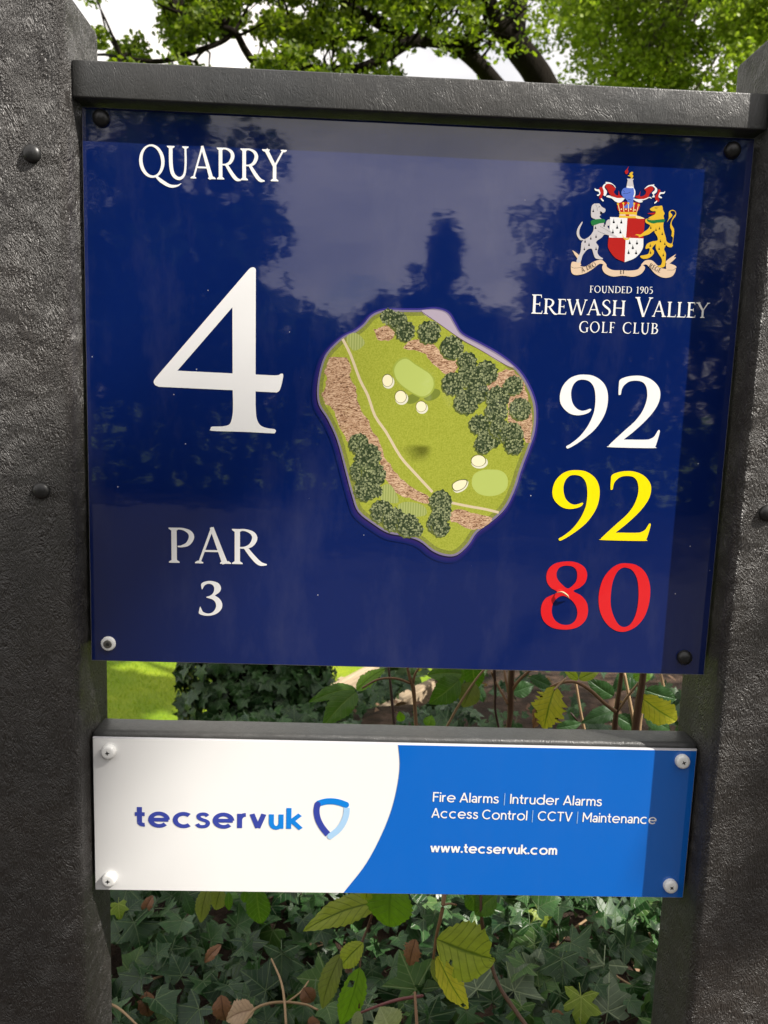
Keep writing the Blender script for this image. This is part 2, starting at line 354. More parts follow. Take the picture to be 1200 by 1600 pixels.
# ------------------------------------------------------------------ serif capitals (cap height 1)
T_, t_ = .135, .052
def sf(x, y, hw, d, w=T_): return [(x-hw, y), (x+hw, y), (x+hw, y+.03*d), (x+w/2+.01, y+.075*d), (x-w/2-.01, y+.075*d), (x-hw, y+.03*d)]
def stem(x, w=T_, top=True, bot=True, hw=.135):
    g = [[(x-w/2, .0), (x+w/2, 0), (x+w/2, 1), (x-w/2, 1)]]
    if top: g.append(sf(x, 1, hw, -1, w))
    if bot: g.append(sf(x, 0, hw, 1, w))
    return g
def st(P, Wd): return strip(P, Wd)
def arm(x0, x1, y, d): return [[(x0, y), (x1, y), (x1, y+t_*d), (x0, y+t_*d)], [(x1-.05, y), (x1, y), (x1+.02, y+.17*d), (x1-.005, y+.17*d)]]
def GL(c):
    g = []
    if c in 'OQ0':
        w = .92 if c != '0' else .56
        g = [(ell(w/2, .5, w/2, .525), 1), (ell(w/2, .5, w/2-.115, .465, 0.0 if c == '0' else .0), -1)]
        if c != '0': g = [(ell(w/2, .5, w/2, .525), 1), (ell(w/2, .505, w/2-.125, .46, .12), -1)]
        if c == 'Q': g += [(p, 1) for p in st([(.60, .03), (.80, -.12), (1.1, -.26), (1.36, -.25), (1.52, -.17)], [.08, .12, .1, .06, .012])]
        return g, w+.04
    if c == 'U': g = stem(.17, T_, True, False, .14)[1:] + st([(.17, 1), (.17, .42), (.25, .10), (.46, -.02), (.64, .10), (.70, .42), (.70, 1)], [T_, T_, .13, .10, .08, .075, .075]) + [sf(.70, 1, .115, -1, .07)]; w = .86
    elif c == 'A': g = st([(.10, 0), (.44, 1.03)], [.06, .07]) + st([(.42, 1.03), (.76, 0)], [.10, .145]) + [[(.20, .33), (.64, .33), (.63, .385), (.22, .385)], sf(.10, 0, .105, 1, .05), sf(.77, 0, .14, 1, .14)]; w = .90
    elif c in 'RPB':
        g = stem(.17)
        if c == 'B': g += st([(.17, .975), (.38, .97), (.52, .88), (.54, .76), (.46, .60), (.3, .545), (.17, .54)], [.05, .055, .10, .125, .10, .06, .05]) + st([(.2, .54), (.42, .53), (.60, .42), (.63, .27), (.52, .09), (.35, .03), (.17, .025)], [.05, .06, .11, .135, .11, .06, .05]); w = .72
        else:
            g += st([(.17, .972), (.38, .97), (.56, .88), (.61, .73), (.52, .55), (.36, .475), (.26 if c == 'P' else .17, .47)], [.05, .06, .11, .135, .11, .06, .04]); w = .70
            if c == 'R': g += st([(.36, .50), (.56, .22), (.74, .03), (.92, -.005)], [.10, .125, .12, .035]); w = .84
    elif c == 'Y': g = st([(.10, 1), (.42, .47)], [.14, .12]) + st([(.74, 1), (.42, .47)], [.06, .07]) + [[(.355, 0), (.485, 0), (.485, .52), (.355, .52)], sf(.42, 0, .14, 1), sf(.10, 1, .14, -1), sf(.75, 1, .11, -1, .06)]; w = .84
    elif c in 'FEL':
        g = stem(.17)
        if c != 'L': g += arm(.17, .52, 1, -1) + [[(.17, .48), (.46, .48), (.46, .53), (.17, .53)], [(.43, .40), (.46, .40), (.46, .61), (.43, .61)]]
        if c != 'F': g += arm(.17, .58, 0, 1)
        w = .60 if c != 'L' else .60
    elif c == 'N': g = stem(.15, .065, False, True, .12) + st([(.10, .98), (.78, .0)], [.14, .14]) + stem(.78, .065, True, False, .12) + [sf(.10, 1, .1, -1, .1)]; w = .92
    elif c == 'H': g = stem(.17) + stem(.73) + [[(.17, .475), (.73, .475), (.73, .53), (.17, .53)]]; w = .90
    elif c == 'D': g = stem(.17) + st([(.17, .975), (.45, .965), (.73, .80), (.80, .5), (.73, .2), (.45, .035), (.17, .025)], [.045, .06, .11, .135, .11, .06, .045]); w = .88
    elif c == 'W': g = st([(.10, 1), (.38, -.02)], [.14, .12]) + st([(.66, 1.0), (.38, -.02)], [.055, .06]) + st([(.62, 1), (.92, -.02)], [.13, .12]) + st([(1.18, 1), (.92, -.02)], [.055, .06]) + [sf(.10, 1, .13, -1), sf(1.19, 1, .1, -1, .05), sf(.64, 1, .1, -1, .1)]; w = 1.25
    elif c == 'V': g = st([(.10, 1), (.44, -.02)], [.14, .12]) + st([(.76, 1), (.44, -.02)], [.055, .06]) + [sf(.10, 1, .13, -1), sf(.77, 1, .11, -1, .05)]; w = .84
    elif c == 'S': g = st([(.50, .78), (.47, .93), (.30, 1.0), (.12, .90), (.10, .72), (.28, .55), (.47, .40), (.53, .22), (.42, .04), (.24, .0), (.09, .06), (.05, .24)], [.02, .05, .06, .09, .12, .14, .13, .12, .08, .055, .05, .02]); w = .62
    elif c in 'CG':
        g = st([(.82, .78), (.76, .93), (.52, 1.0), (.22, .86), (.10, .5), (.22, .14), (.52, .0), (.74, .06), (.84, .22 if c == 'C' else .12)], [.02, .06, .06, .11, .14, .12, .07, .05, .02]); w = .88
        if c == 'G': g += [[(.72, .04), (.85, .04), (.85, .42), (.72, .42)], sf(.785, .44, .13, -1)]; w = .93
    elif c == 'T': g = stem(.36, T_, False, True) + [[(.02, 1), (.70, 1), (.70, .945), (.02, .945)], [(.02, 1), (.05, 1), (.04, .83), (.02, .83)], [(.67, 1), (.70, 1), (.70, .83), (.68, .83)]]; w = .74
    elif c == '1': g = stem(.25, .12, False, True, .13) + st([(.25, .97), (.06, .85)], [.09, .04]); w = .48
    elif c == '9': g = st([(.42, .56), (.26, .50), (.08, .62), (.10, .88), (.28, .99), (.46, .86), (.48, .60), (.40, .28), (.12, -.02)], [.05, .06, .11, .11, .06, .12, .13, .12, .04]); w = .58
    elif c == '5': g = st([(.12, .97), (.46, .97)], [.08, .08]) + st([(.13, .97), (.11, .58)], [.05, .05]) + st([(.11, .58), (.30, .61), (.46, .46), (.46, .22), (.30, .03), (.05, .0)], [.05, .08, .12, .13, .08, .04]); w = .58
    else: return [], .42
    return [(p, 1) for p in g], w
def word(txt, p0, p1, cap, fn, track=.06, col=0, smallcap=.8, holes=True):
    """glyph groups in plane coordinates: baseline photo pixel p0 to p1, cap height in metres"""
    A = np.array(pv(*p0)); B = np.array(pv(*p1)); out = []; x = 0; seq = []
    for c in txt:
        sc = smallcap if c.islower() and fn is GL else 1.0
        g, w = fn(c.upper() if fn is GL else c); seq.append((g, x, sc)); x += (w+track)*sc
    Lt = x-track; u = (B-A)/Lt; v = np.array([-u[1], u[0]]); v = v/np.linalg.norm(v)*cap
    for g, gx, sc in seq:
        if g: out.append([([A+u*(gx+p[0]*sc)+v*p[1]*sc for p in P], col if k > 0 else -1) for P, k in g])
    return out
PXM = 1/1640.
printed('hole_name_lettering', word('QUARRY', (218, 276), (447, 284), .0268, GL, .02), [M_wht], main, px=False)
o = printed('club_name_lettering', word('Erewash Valley', (829, 490), (1107, 497), .0172, GL, .035)
        + word('FOUNDED 1905', (921, 457), (1020, 459), .0060, GL, .10) + word('GOLF CLUB', (904, 519), (1028, 522), .0098, GL, .13), [M_wht], main, px=False)
printed('par_lettering', word('PAR', (262, 879), (412, 882), .0338, GL, .0), [M_wht], main, px=False)

# ------------------------------------------------------------------ large numerals, traced
z4 = Zm(230, 400, 5.217)
four = [(curve(z4([(845, 97), (870, 93), (886, 110), (886, 140, 1), (884, 966, 1), (1050, 973), (1090, 960), (1109, 968), (1100, 1030), (1082, 1090), (1060, 1111), (1030, 1111), (884, 1104, 1), (885, 1240), (895, 1330), (925, 1380), (975, 1402), (1035, 1411), (1050, 1425), (1040, 1443), (1015, 1445), (780, 1433), (535, 1425), (518, 1408), (532, 1391), (620, 1388), (672, 1370), (692, 1320), (700, 1240), (698, 1094, 1), (96, 1066, 1), (64, 1050), (54, 1020), (72, 990, 1), (826, 112, 1)])), 0),
        (z4([(695, 418), (697, 957), (247, 935)]), -1)]
printed('hole_number', [four], [M_wht], main)
z9 = Zm(860, 570, 6.3158)
nine = [(330, 97), (420, 108), (500, 155), (550, 225), (568, 320), (555, 430), (515, 530), (440, 635), (350, 715), (250, 785), (180, 823), (160, 822), (158, 803), (200, 778), (290, 705), (370, 600), (425, 480), (443, 370), (440, 270), (420, 205), (380, 162), (325, 147), (270, 155), (228, 195), (205, 260), (207, 330), (225, 390), (265, 435), (310, 453), (350, 448), (390, 434), (402, 443), (380, 470), (330, 490), (260, 498), (190, 480), (130, 430), (97, 370), (95, 290), (125, 205), (190, 135), (260, 104)]
two = [(685, 150), (740, 122), (820, 108), (910, 112), (1000, 148), (1065, 215), (1084, 290), (1065, 380), (1010, 470), (930, 560), (820, 660), (722, 737, 1), (930, 739), (985, 730), (1025, 705), (1060, 650), (1075, 645), (1078, 665), (1058, 740), (1035, 805), (1010, 822), (590, 813), (578, 800), (590, 780), (730, 650), (830, 560), (900, 470), (940, 380), (955, 300), (945, 220), (910, 172), (850, 157), (780, 165), (730, 200), (705, 240), (694, 290), (684, 297), (672, 290), (675, 200)]
printed('yardage_number', [[(curve(z9(nine)), 0)], [(curve(z9(two)), 0)]], [M_wht], main)
def remap(P, a, b, c, d):                   # box (a) -> box (b)
    return [(c[0]+(p[0]-a[0])/(b[0]-a[0])*(d[0]-c[0]), c[1]+(p[1]-a[1])/(b[1]-a[1])*(d[1]-c[1]))+tuple(p[2:]) for p in P]
zy = Zm(840, 720, 6.3158)
nine_y = remap(nine, (95, 97), (568, 823), (148, 92), (612, 785)); nine_y = [(p[0]+0*(p[1]-92)*.02, p[1]) for p in nine_y]
two_y = remap(two, (578, 108), (1084, 822), (628, 102), (1120, 790))
tag(printed('yardage_number', [[(curve(zy(nine_y)), 0)], [(curve(zy(two_y)), 0)]], [M_yel], main), 'yellow number 92')
zr = Zm(830, 860, 6.0)
eight = [(curve(zr([(340, 102), (430, 115), (500, 160), (524, 230), (505, 300), (455, 348), (396, 380), (470, 425), (520, 490), (532, 570), (510, 650), (450, 710), (370, 737), (280, 740), (190, 720), (120, 665), (92, 590), (98, 510), (140, 445), (240, 392), (185, 350), (150, 300), (142, 235), (165, 170), (230, 120)])), 0),
         (curve(zr([(335, 142), (390, 152), (425, 190), (430, 250), (410, 305), (345, 356), (285, 315), (245, 265), (237, 215), (255, 170), (290, 148)])), -1),
         (curve(zr([(300, 425), (370, 460), (415, 515), (432, 580), (418, 645), (375, 688), (315, 698), (255, 680), (210, 635), (192, 570), (205, 495), (245, 445)])), -1)]
zero = [(curve(zr([(885, 120), (980, 135), (1060, 195), (1105, 290), (1115, 400), (1098, 520), (1055, 630), (980, 715), (880, 760), (790, 750), (710, 690), (655, 600), (632, 490), (640, 370), (680, 255), (750, 170), (820, 128)])), 0),
        (curve(zr([(885, 160), (945, 185), (990, 260), (1005, 370), (1000, 500), (975, 610), (930, 690), (870, 718), (815, 690), (770, 610), (745, 510), (748, 390), (765, 290), (800, 210), (840, 170)])), -1)]
tag(printed('yardage_number', [eight, zero], [M_red], main), 'red number 80')
z3 = Zm(250, 810, 6.667)
three = [(432, 680), (480, 655), (545, 652), (610, 675), (636, 720), (622, 765), (572, 802, 1), (620, 835), (648, 885), (642, 940), (600, 985), (535, 1010), (460, 1010), (408, 990), (410, 950), (420, 918), (432, 940), (450, 972), (500, 990), (550, 975), (582, 930), (580, 880), (550, 845), (490, 825), (488, 815), (530, 800), (560, 765), (565, 720), (545, 690), (505, 680), (465, 698), (445, 733), (436, 733)]
printed('par_number', [[(curve(z3(three)), 0)]], [M_wht], main)

# ------------------------------------------------------------------ sans lettering, monoline
def arcp(cx, cy, rx, ry, a0, a1, n=14): return [(cx+rx*math.cos(math.radians(a0+(a1-a0)*k/n)), cy+ry*math.sin(math.radians(a0+(a1-a0)*k/n))) for k in range(n+1)]
def sans(bw):
    def pl(P, k=None): return strip(P, [bw]*len(P), 1) if len(P) > 2 else strip(P, [bw]*2)
    h = bw/2; X = .70; r = X/2-h*.6
    def G(c):
        cy = X/2; g = []; w = .6
        rr = r+.01
        if c == 'o': g = pl(arcp(rr+h, cy, rr, rr, 0, 360, 26)); w = 2*rr+bw
        elif c == 'c': g = pl(arcp(rr+h, cy, rr, rr, 48, 312, 20)); w = 2*rr+bw-.04
        elif c == 'e': g = pl(arcp(rr+h, cy, rr, rr, 0, 318, 22)) + pl([(h*1.1, cy), (2*rr+h*1.4, cy)]); w = 2*rr+bw
        elif c == 'd': g = pl(arcp(rr+h, cy, rr, rr, 0, 360, 26)) + pl([(2*rr+h*.5, 0), (2*rr+h*.5, 1.04)]); w = 2*rr+bw*.8
        elif c == 'a': 
            g = pl([(.44, 0), (.44, .45)]) + pl(arcp(.26, .45, .18, .2, 0, 155, 10)) + pl(arcp(.24, .20, .18, .15, 0, 360, 18)); w = .44+h
        elif c == 's': g = strip(cr_open([(.42, .56), (.34, .645), (.22, .655), (.10, .60), (.10, .47), (.22, .38), (.36, .32), (.43, .22), (.37, .08), (.22, .04), (.10, .07), (.03, .17)], 3), [min(bw, .158)]*34, 1); w = .50
        elif c == 'r': g = pl([(h, 0), (h, X)]) + pl(arcp(.30, .38, .30-h, .27, 180, 85, 8)); w = .36
        elif c == 'n': g = pl([(h, 0), (h, X)]) + pl(arcp(.27, .40, .27-h, .255, 180, 0, 12)) + pl([(.54-h, .41), (.54-h, 0)]); w = .54
        elif c == 'm': g = pl([(h, 0), (h, X)]) + pl(arcp(.24, .42, .24-h, .235, 180, 0, 12)) + pl([(.48-h, .43), (.48-h, 0)]) + pl(arcp(.72-bw, .42, .24-h, .235, 180, 0, 12)) + pl([(.96-bw*1.5, .43), (.96-bw*1.5, 0)]); w = .96-bw
        elif c == 'u': g = pl([(h, X), (h, .28)]) + pl(arcp(.27, .29, .27-h, .255, 180, 360, 12)) + pl([(.54-h, X), (.54-h, 0)]); w = .54
        elif c == 't': g = pl([(.17, .95), (.17, .22)]) + pl(arcp(.32, .22, .15, .22-h, 180, 285, 6)) + pl([(.0, X-h), (.36, X-h)]); w = .38
        elif c == 'i': g = pl([(h, 0), (h, X)]) + [ell(h, .92, h*1.25, h*1.25, n=12)]; w = bw
        elif c in 'lI': g = pl([(h, 0), (h, 1.02)]); w = bw
        elif c == 'v': g = pl([(h*.9, X), (.30, .02)]) + pl([(.60-h*.9, X), (.30, .02)]); w = .60
        elif c == 'w': g = pl([(h*.9, X), (.24, .02)]) + pl([(.43, X), (.24, .02)]) + pl([(.43, X), (.62, .02)]) + pl([(.86-h*.9, X), (.62, .02)]); w = .86
        elif c == 'k': g = pl([(h, 0), (h, 1.02)]) + pl([(.5, X), (h, .27)]) + pl([(.20, .40), (.54, 0)]); w = .56
        elif c == 'A': g = pl([(h*.7, 0), (.38, 1.0)]) + pl([(.38, 1.0), (.76-h*.7, 0)]) + pl([(.14, .30), (.62, .30)]); w = .76
        elif c == 'F': g = pl([(h, 0), (h, 1)]) + pl([(0, 1-h), (.52, 1-h)]) + pl([(0, .52), (.47, .52)]); w = .52
        elif c == 'C': g = pl(arcp(.46, .5, .46-h, .51-h, 45, 315, 22)); w = .84
        elif c == 'T': g = pl([(.32, 0), (.32, 1)]) + pl([(0, 1-h), (.64, 1-h)]); w = .64
        elif c == 'V': g = pl([(h*.8, 1), (.36, .02)]) + pl([(.72-h*.8, 1), (.36, .02)]); w = .72
        elif c == 'M': g = pl([(h, 0), (h, 1)]) + pl([(.86-h, 0), (.86-h, 1)]) + pl([(h, .98), (.43, .30)]) + pl([(.86-h, .98), (.43, .30)]); w = .86
        elif c == '.': g = [ell(h*1.1, h*1.1, h*1.2, h*1.2, n=12)]; w = bw*1.2
        elif c == '|': return [([(.10, -.2), (.10+bw*.5, -.2), (.10+bw*.5, 1.08), (.10, 1.08)], 2)], .26
        else: return [], .2
        return [(p, 1) for p in g], w
    return G
def sword(txt, p0, p1, cap, fn, track, cmap):
    gs = word(txt, p0, p1, cap, fn, track); cs = [c for c in txt if c != ' ']
    return [[(P, cmap(i, c)) for P, k in g] for i, (g, c) in enumerate(zip(gs, cs))]
R_ = sans(.125); B_ = sans(.17); Lg = sans(.185)
printed('service_lettering', sword('Fire Alarms | Intruder Alarms', (676, 1252), (940, 1259), .0102, R_, .085, lambda i, c: 1 if c == '|' else 0), [M_wht, M_bar], spons, .0006, px=False)
printed('service_lettering', sword('Access Control | CCTV | Maintenance', (674, 1277), (1025, 1287), .0102, R_, .085, lambda i, c: 1 if c == '|' else 0), [M_wht, M_bar], spons, .0006, px=False)
printed('web_address_lettering', sword('www.tecservuk.com', (672, 1331), (870, 1335), .0100, B_, .055, lambda i, c: 0), [M_wht, M_bar], spons, .0006, px=False)
zl = Zm(370, 1230, 6.3158)
sh = [[(p, 2) for p in strip(zl([(1085, 190), (1080, 270), (1050, 350), (1000, 420), (920, 482)]), [9.5]*5, 5, True)],
      ]
sh1 = [(p, 0) for p in strip(zl([(797, 170), (787, 230), (800, 310), (840, 390), (900, 465)]), [9.5]*5, 5)] + [(ell(370+797/6.3158, 1230+170/6.3158, 4.75, 4.75), 0)]
sh2 = [(p, 1) for p in strip(zl([(797, 163), (870, 141), (940, 137), (1010, 148), (1078, 172)]), [9.5]*5, 5)] + [(ell(370+1078/6.3158, 1230+172/6.3158, 4.75, 4.75), 1)]
shield = sh2 + sh1 + [(p, 2) for p in strip(zl([(1085, 200), (1080, 270), (1050, 350), (1000, 420), (922, 482)]), [9.5]*5, 5)] + [(ell(370+922/6.3158, 1230+482/6.3158, 4.75, 4.75), 2)] + [(ell(370+1078/6.3158, 1230+172/6.3158, 4.75, 4.75), 1)]
shield = [(P, c) for P, c in shield]
printed('company_logo', sword('tecservuk', (211, 1291), (471, 1295), .0218, Lg, .10, lambda i, c: 0 if i < 7 else 1) , [M_logo1, M_logo2, M_logo3], spons, px=False)
printed('shield_logo', [shield], [M_logo1, M_logo2, M_logo3], spons)
P_ = [(622, 1159.5), (624.5, 1200), (616, 1250), (600, 1296), (573, 1348), (537, 1394.5)]
edge = [pv(*p) for p in cr_open(P_, 6)]
zt, zb = Z0-.5816-.0012, Z0-.7432+.0009
edge[0] = (edge[0][0], zt); edge[-1] = (edge[-1][0], zb)
printed('blue_field', [[(edge+[(.2996, zb), (.2996, zt)], 0)]], [M_blue], spons, px=False)

# ------------------------------------------------------------------ club crest, traced
def flat(n, c): return gloss(n, c)
CM = [flat('crest_white', (.72, .73, .74)), flat('crest_red', (.40, .018, .016)), flat('crest_grey', (.50, .48, .50)), flat('crest_gold', (.66, .42, .035)),
      flat('crest_blue', (.09, .16, .55)), flat('crest_green', (.02, .16, .05)), flat('crest_tan', (.66, .50, .36)), flat('crest_black', (.01, .01, .015)), flat('crest_pale_gold', (.75, .62, .32))]
WH, RD, GR, GO, BL, GN, TN, BK, PG = range(9)
z = Zm(870, 240, 5.714); za = Zm(885, 310, 12.305); zb_ = Zm(970, 310, 12.305); zc = Zm(920, 255, 9.2308)
cr = []
def add(P, c, zz=z, sm=True): cr.append((curve(zz(P), 4) if sm else zz(P), c))
def stk(P, Wd, c, zz=z, n=3):
    for p in strip(zz(P), Wd, n): cr.append((p, c))
# scroll
add([(140, 865), (165, 880), (195, 905), (215, 940), (205, 1010), (190, 1012), (185, 945), (160, 905), (150, 885)], TN)
add([(1060, 900), (1045, 925), (1062, 930), (1015, 975), (985, 985), (975, 960)], TN)
add([(128, 985), (150, 965), (215, 985), (210, 1005), (260, 1005), (330, 965), (400, 950), (445, 995), (415, 990), (380, 985), (320, 1030), (250, 1070), (170, 1085), (130, 1060)], TN)
add([(415, 990), (405, 1025), (430, 1070), (500, 1098), (590, 1090), (680, 1100), (750, 1075), (785, 1030), (780, 1005), (755, 1000), (720, 1035), (650, 1045), (580, 1042), (500, 1040), (450, 1015), (440, 990)], TN)
add([(750, 1000), (790, 955), (850, 955), (900, 1000), (960, 1030), (1040, 1020), (1060, 1010), (1055, 1060), (1020, 1100), (950, 1108), (880, 1075), (830, 1020), (795, 990)], TN)
add([(980, 980), (1055, 1000), (1060, 1025), (985, 1040)], TN)
stk([(128, 1010), (150, 1022), (210, 1018), (250, 1010)], [.5]*4, BK); stk([(985, 1040), (1040, 1040), (1060, 1020)], [.5]*3, BK)
# shield
add([(475, 567, 1), (785, 580, 1), (780, 660), (772, 760), (765, 850), (700, 930), (605, 970, 1), (520, 930), (462, 850), (457, 790), (470, 700)], RD)
add([(475, 567), (630, 573), (617, 752), (466, 750)], WH, sm=False)
add([(615, 752, 1), (772, 758, 1), (765, 850), (700, 930), (605, 970, 1)], WH)
def ermine(x, y, s_=1, c=BK, zz=z):
    add([(x, y-26*s_), (x+4*s_, y-4*s_), (x+11*s_, y+12*s_), (x, y+18*s_), (x-11*s_, y+12*s_), (x-4*s_, y-4*s_)], c, zz)
for x, y in ((508, 605), (575, 608), (538, 655), (500, 697), (567, 697), (650, 793), (715, 795), (678, 836), (640, 880), (707, 882)): ermine(x, y)
add([(588, 715), (600, 752), (640, 755), (657, 740), (640, 768), (610, 770), (590, 750)], GO)
# hound
add([(175, 958), (210, 880), (220, 800), (235, 775), (205, 770), (178, 725), (185, 670), (222, 612), (228, 620), (202, 680), (205, 735), (240, 765), (290, 740), (325, 690), (330, 635), (345, 590), (310, 570), (305, 520), (312, 470), (330, 450), (350, 447), (380, 448), (400, 475), (432, 495), (430, 520), (410, 530), (385, 515), (395, 545), (380, 565), (405, 590), (430, 640), (445, 600), (475, 590), (475, 640), (450, 650), (500, 715), (535, 740), (530, 752), (500, 745), (430, 722), (400, 750), (350, 790), (372, 830), (362, 880), (380, 915), (410, 935), (400, 945), (345, 935), (325, 890), (310, 850), (270, 860), (230, 910), (215, 960), (190, 975)], GR)
add([(303, 610), (330, 590), (420, 585), (428, 615), (380, 625), (320, 642)], GN)
add([(388, 518), (405, 525), (398, 545), (385, 540)], BK)
for x, y in ((325, 510), (345, 660), (422, 640), (350, 740), (303, 755), (252, 783), (287, 812), (245, 850), (350, 850)): ermine(x, y, .75)
stk([(365, 690), (390, 705), (430, 718)], [.5]*3, BK); stk([(345, 455), (358, 480), (360, 510)], [.4]*3, BK); stk([(372, 478), (385, 474)], [.8]*2, BK)
stk([(385, 650), (440, 680), (500, 715)], [.35]*3, BK)
# lion
add([(560, 205), (640, 155), (720, 150), (785, 140), (800, 170), (810, 230), (840, 290), (820, 340), (830, 400), (815, 520), (830, 640), (860, 740), (880, 830), (950, 870), (985, 850), (1000, 760), (960, 720), (880, 690), (960, 730), (980, 640), (950, 560), (955, 470), (1010, 350), (1050, 300), (1030, 250), (975, 240), (950, 270), (990, 330), (930, 400), (885, 460), (920, 380), (920, 280), (950, 235), (1010, 225), (1058, 270), (1050, 340), (990, 420), (975, 500), (1020, 590), (1020, 680), (1005, 800), (990, 880), (1000, 900), (970, 940), (900, 930), (870, 900), (830, 980), (865, 1060), (860, 1180), (850, 1290), (800, 1330), (710, 1320), (720, 1295), (770, 1280), (790, 1180), (720, 1060), (670, 960), (670, 880), (600, 960), (635, 1010), (620, 1080), (530, 1150), (420, 1160), (370, 1110), (460, 1090), (530, 1060), (550, 960), (475, 970), (500, 880), (600, 830), (700, 810), (700, 740), (650, 660), (640, 620), (540, 690), (440, 720), (350, 750), (340, 720), (280, 705), (310, 690), (380, 695), (450, 640), (510, 600), (560, 520), (480, 470), (475, 400), (560, 390), (530, 375), (610, 330), (660, 300), (665, 250), (600, 245)], GO, zb_)
add([(510, 290), (600, 280), (665, 275), (640, 310), (560, 305)], RD, zb_)
add([(500, 400), (600, 420), (830, 400), (825, 460), (700, 470), (620, 485), (520, 450)], GN, zb_)
for x, y in ((575, 560), (740, 575), (675, 600), (795, 680), (760, 820), (845, 870), (565, 905), (570, 1040), (735, 965), (815, 1090)): ermine(x, y, 1.5, BK, zb_)
stk([(650, 185), (680, 188), (720, 180)], [.9, .9, .4], BK, zb_)
# coronet, helm, tower
add([(410, 580), (440, 700), (690, 700), (735, 590), (690, 570), (640, 560), (500, 560), (440, 560)], RD, zc)
add([(500, 640), (550, 590), (550, 540), (480, 470), (470, 420), (485, 380), (530, 355), (640, 355), (670, 400), (660, 490), (640, 540), (645, 600), (600, 650)], BL, zc)
for x0, y0, x1, y1 in ((420, 590, 447, 700), (497, 580, 505, 700), (570, 580, 572, 700), (652, 585, 640, 700), (717, 605, 690, 700)):
    stk([(x0, y0), (x1, y1)], [1.1, 1.3], PG, zc); cr.append((ell(920+x0/9.23, 255+y0/9.23, 1.7, 1.8, n=12), GO))
for x, y in ((468, 665), (535, 665), (605, 665), (665, 675)): cr.append((ell(920+x/9.23, 255+y/9.23, 1.2, 1.3, n=10), PG))
add([(435, 705, 1), (695, 705, 1), (690, 745), (675, 760), (680, 795, 1), (430, 790, 1), (440, 760), (450, 745)], GO, zc)
add([(460, 738), (670, 745), (668, 765), (460, 758)], TN, zc); add([(530, 738, 1), (580, 740, 1), (580, 764, 1), (530, 762, 1)], RD, zc, False)
add([(680, 760), (740, 770), (800, 800), (690, 798)], PG, zc)
add([(540, 350, 1), (560, 245, 1), (550, 222, 1), (650, 228, 1), (632, 250, 1), (650, 350, 1)], GR, zc, False)
add([(545, 352), (560, 330), (590, 340), (620, 335), (650, 355), (600, 362)], WH, zc)
add([(640, 360), (665, 390), (670, 440), (655, 490), (638, 488), (652, 440), (650, 395)], WH, zc)
stk([(490, 440), (540, 440), (600, 420)], [.5]*3, BK, zc); stk([(560, 520), (620, 535)], [.5]*2, BK, zc); stk([(485, 385), (520, 420)], [.4]*2, BK, zc)
add([(560, 180), (590, 170), (585, 150), (620, 125), (640, 140), (625, 160), (640, 185), (620, 225), (600, 222), (605, 200), (580, 190)], GO, zc)
add([(575, 45), (560, 90), (570, 120), (555, 155), (530, 155), (518, 120), (545, 90)], RD, zc)
# mantling
add([(515, 510), (470, 560), (420, 570), (370, 545), (330, 510), (260, 490), (250, 475), (290, 465), (340, 485), (420, 500), (480, 500)], WH, zc)
add([(490, 495), (420, 505), (340, 480), (300, 450), (260, 370), (235, 345), (250, 310), (300, 300), (370, 350), (385, 375), (360, 410), (380, 450), (420, 465), (430, 395), (445, 455), (475, 480)], RD, zc)
add([(385, 360), (340, 310), (260, 300), (225, 350), (262, 410), (240, 470), (210, 460), (215, 400), (195, 350), (215, 310), (245, 290), (245, 272), (320, 285), (375, 330)], WH, zc)
add([(195, 350), (160, 350), (145, 390), (165, 430), (150, 510), (190, 520), (190, 480), (215, 450), (210, 400)], RD, zc)
add([(148, 380), (110, 378), (85, 362), (90, 395), (135, 410), (150, 440), (115, 460), (135, 475), (165, 445), (160, 405)], WH, zc)
add([(180, 505), (210, 535), (212, 552), (195, 548), (172, 520)], WH, zc)
add([(640, 515), (680, 550), (740, 570), (780, 555), (760, 545), (830, 520), (870, 500), (905, 515), (890, 490), (840, 495), (740, 520)], WH, zc)
add([(665, 490), (760, 520), (850, 495), (880, 440), (930, 380), (920, 340), (860, 340), (800, 375), (825, 405), (810, 455), (760, 480), (735, 470), (745, 400), (720, 460), (690, 470)], RD, zc)
add([(800, 375), (850, 325), (920, 310), (945, 308), (940, 325), (985, 370), (975, 420), (940, 450), (950, 490), (910, 490), (930, 460), (910, 430), (950, 390), (945, 355), (900, 330), (850, 345)], WH, zc)
add([(1000, 380), (1030, 390), (1025, 440), (1000, 480), (1015, 530), (1000, 560), (960, 530), (960, 470), (990, 430)], RD, zc)
add([(1030, 420), (1075, 420), (1100, 405), (1085, 440), (1040, 445), (1020, 470), (1055, 495), (1040, 508), (1005, 490), (1012, 445)], WH, zc)
add([(980, 540), (945, 570), (950, 585), (985, 555)], WH, zc)
# scroll motto
def motto(txt, p0, p1, cap):
    for g in word(txt, p0, p1, cap, GL, .08):
        for P, k in g:
            if k >= 0: yield P
crest_word = []
for txt, a, b, s_ in (('A DEO', (885+300/12.3, 310+1425/12.3), (885+575/12.3, 310+1300/12.3), .0040), ('ET', (885+1030/12.3, 310+1450/12.3), (970+75/12.3, 310+1450/12.3), .0037), ('REGE', (970+530/12.3, 310+1320/12.3), (970+745/12.3, 310+1430/12.3), .0040)):
    printed('crest_motto', [[(P, BK if c >= 0 else TN) for P, c in g] for g in word(txt, a, b, s_, GL, .08)], CM, main, .0005, px=False)
cr = [(P, c) for P, c in cr]
printed('club_crest', [cr], CM, main)

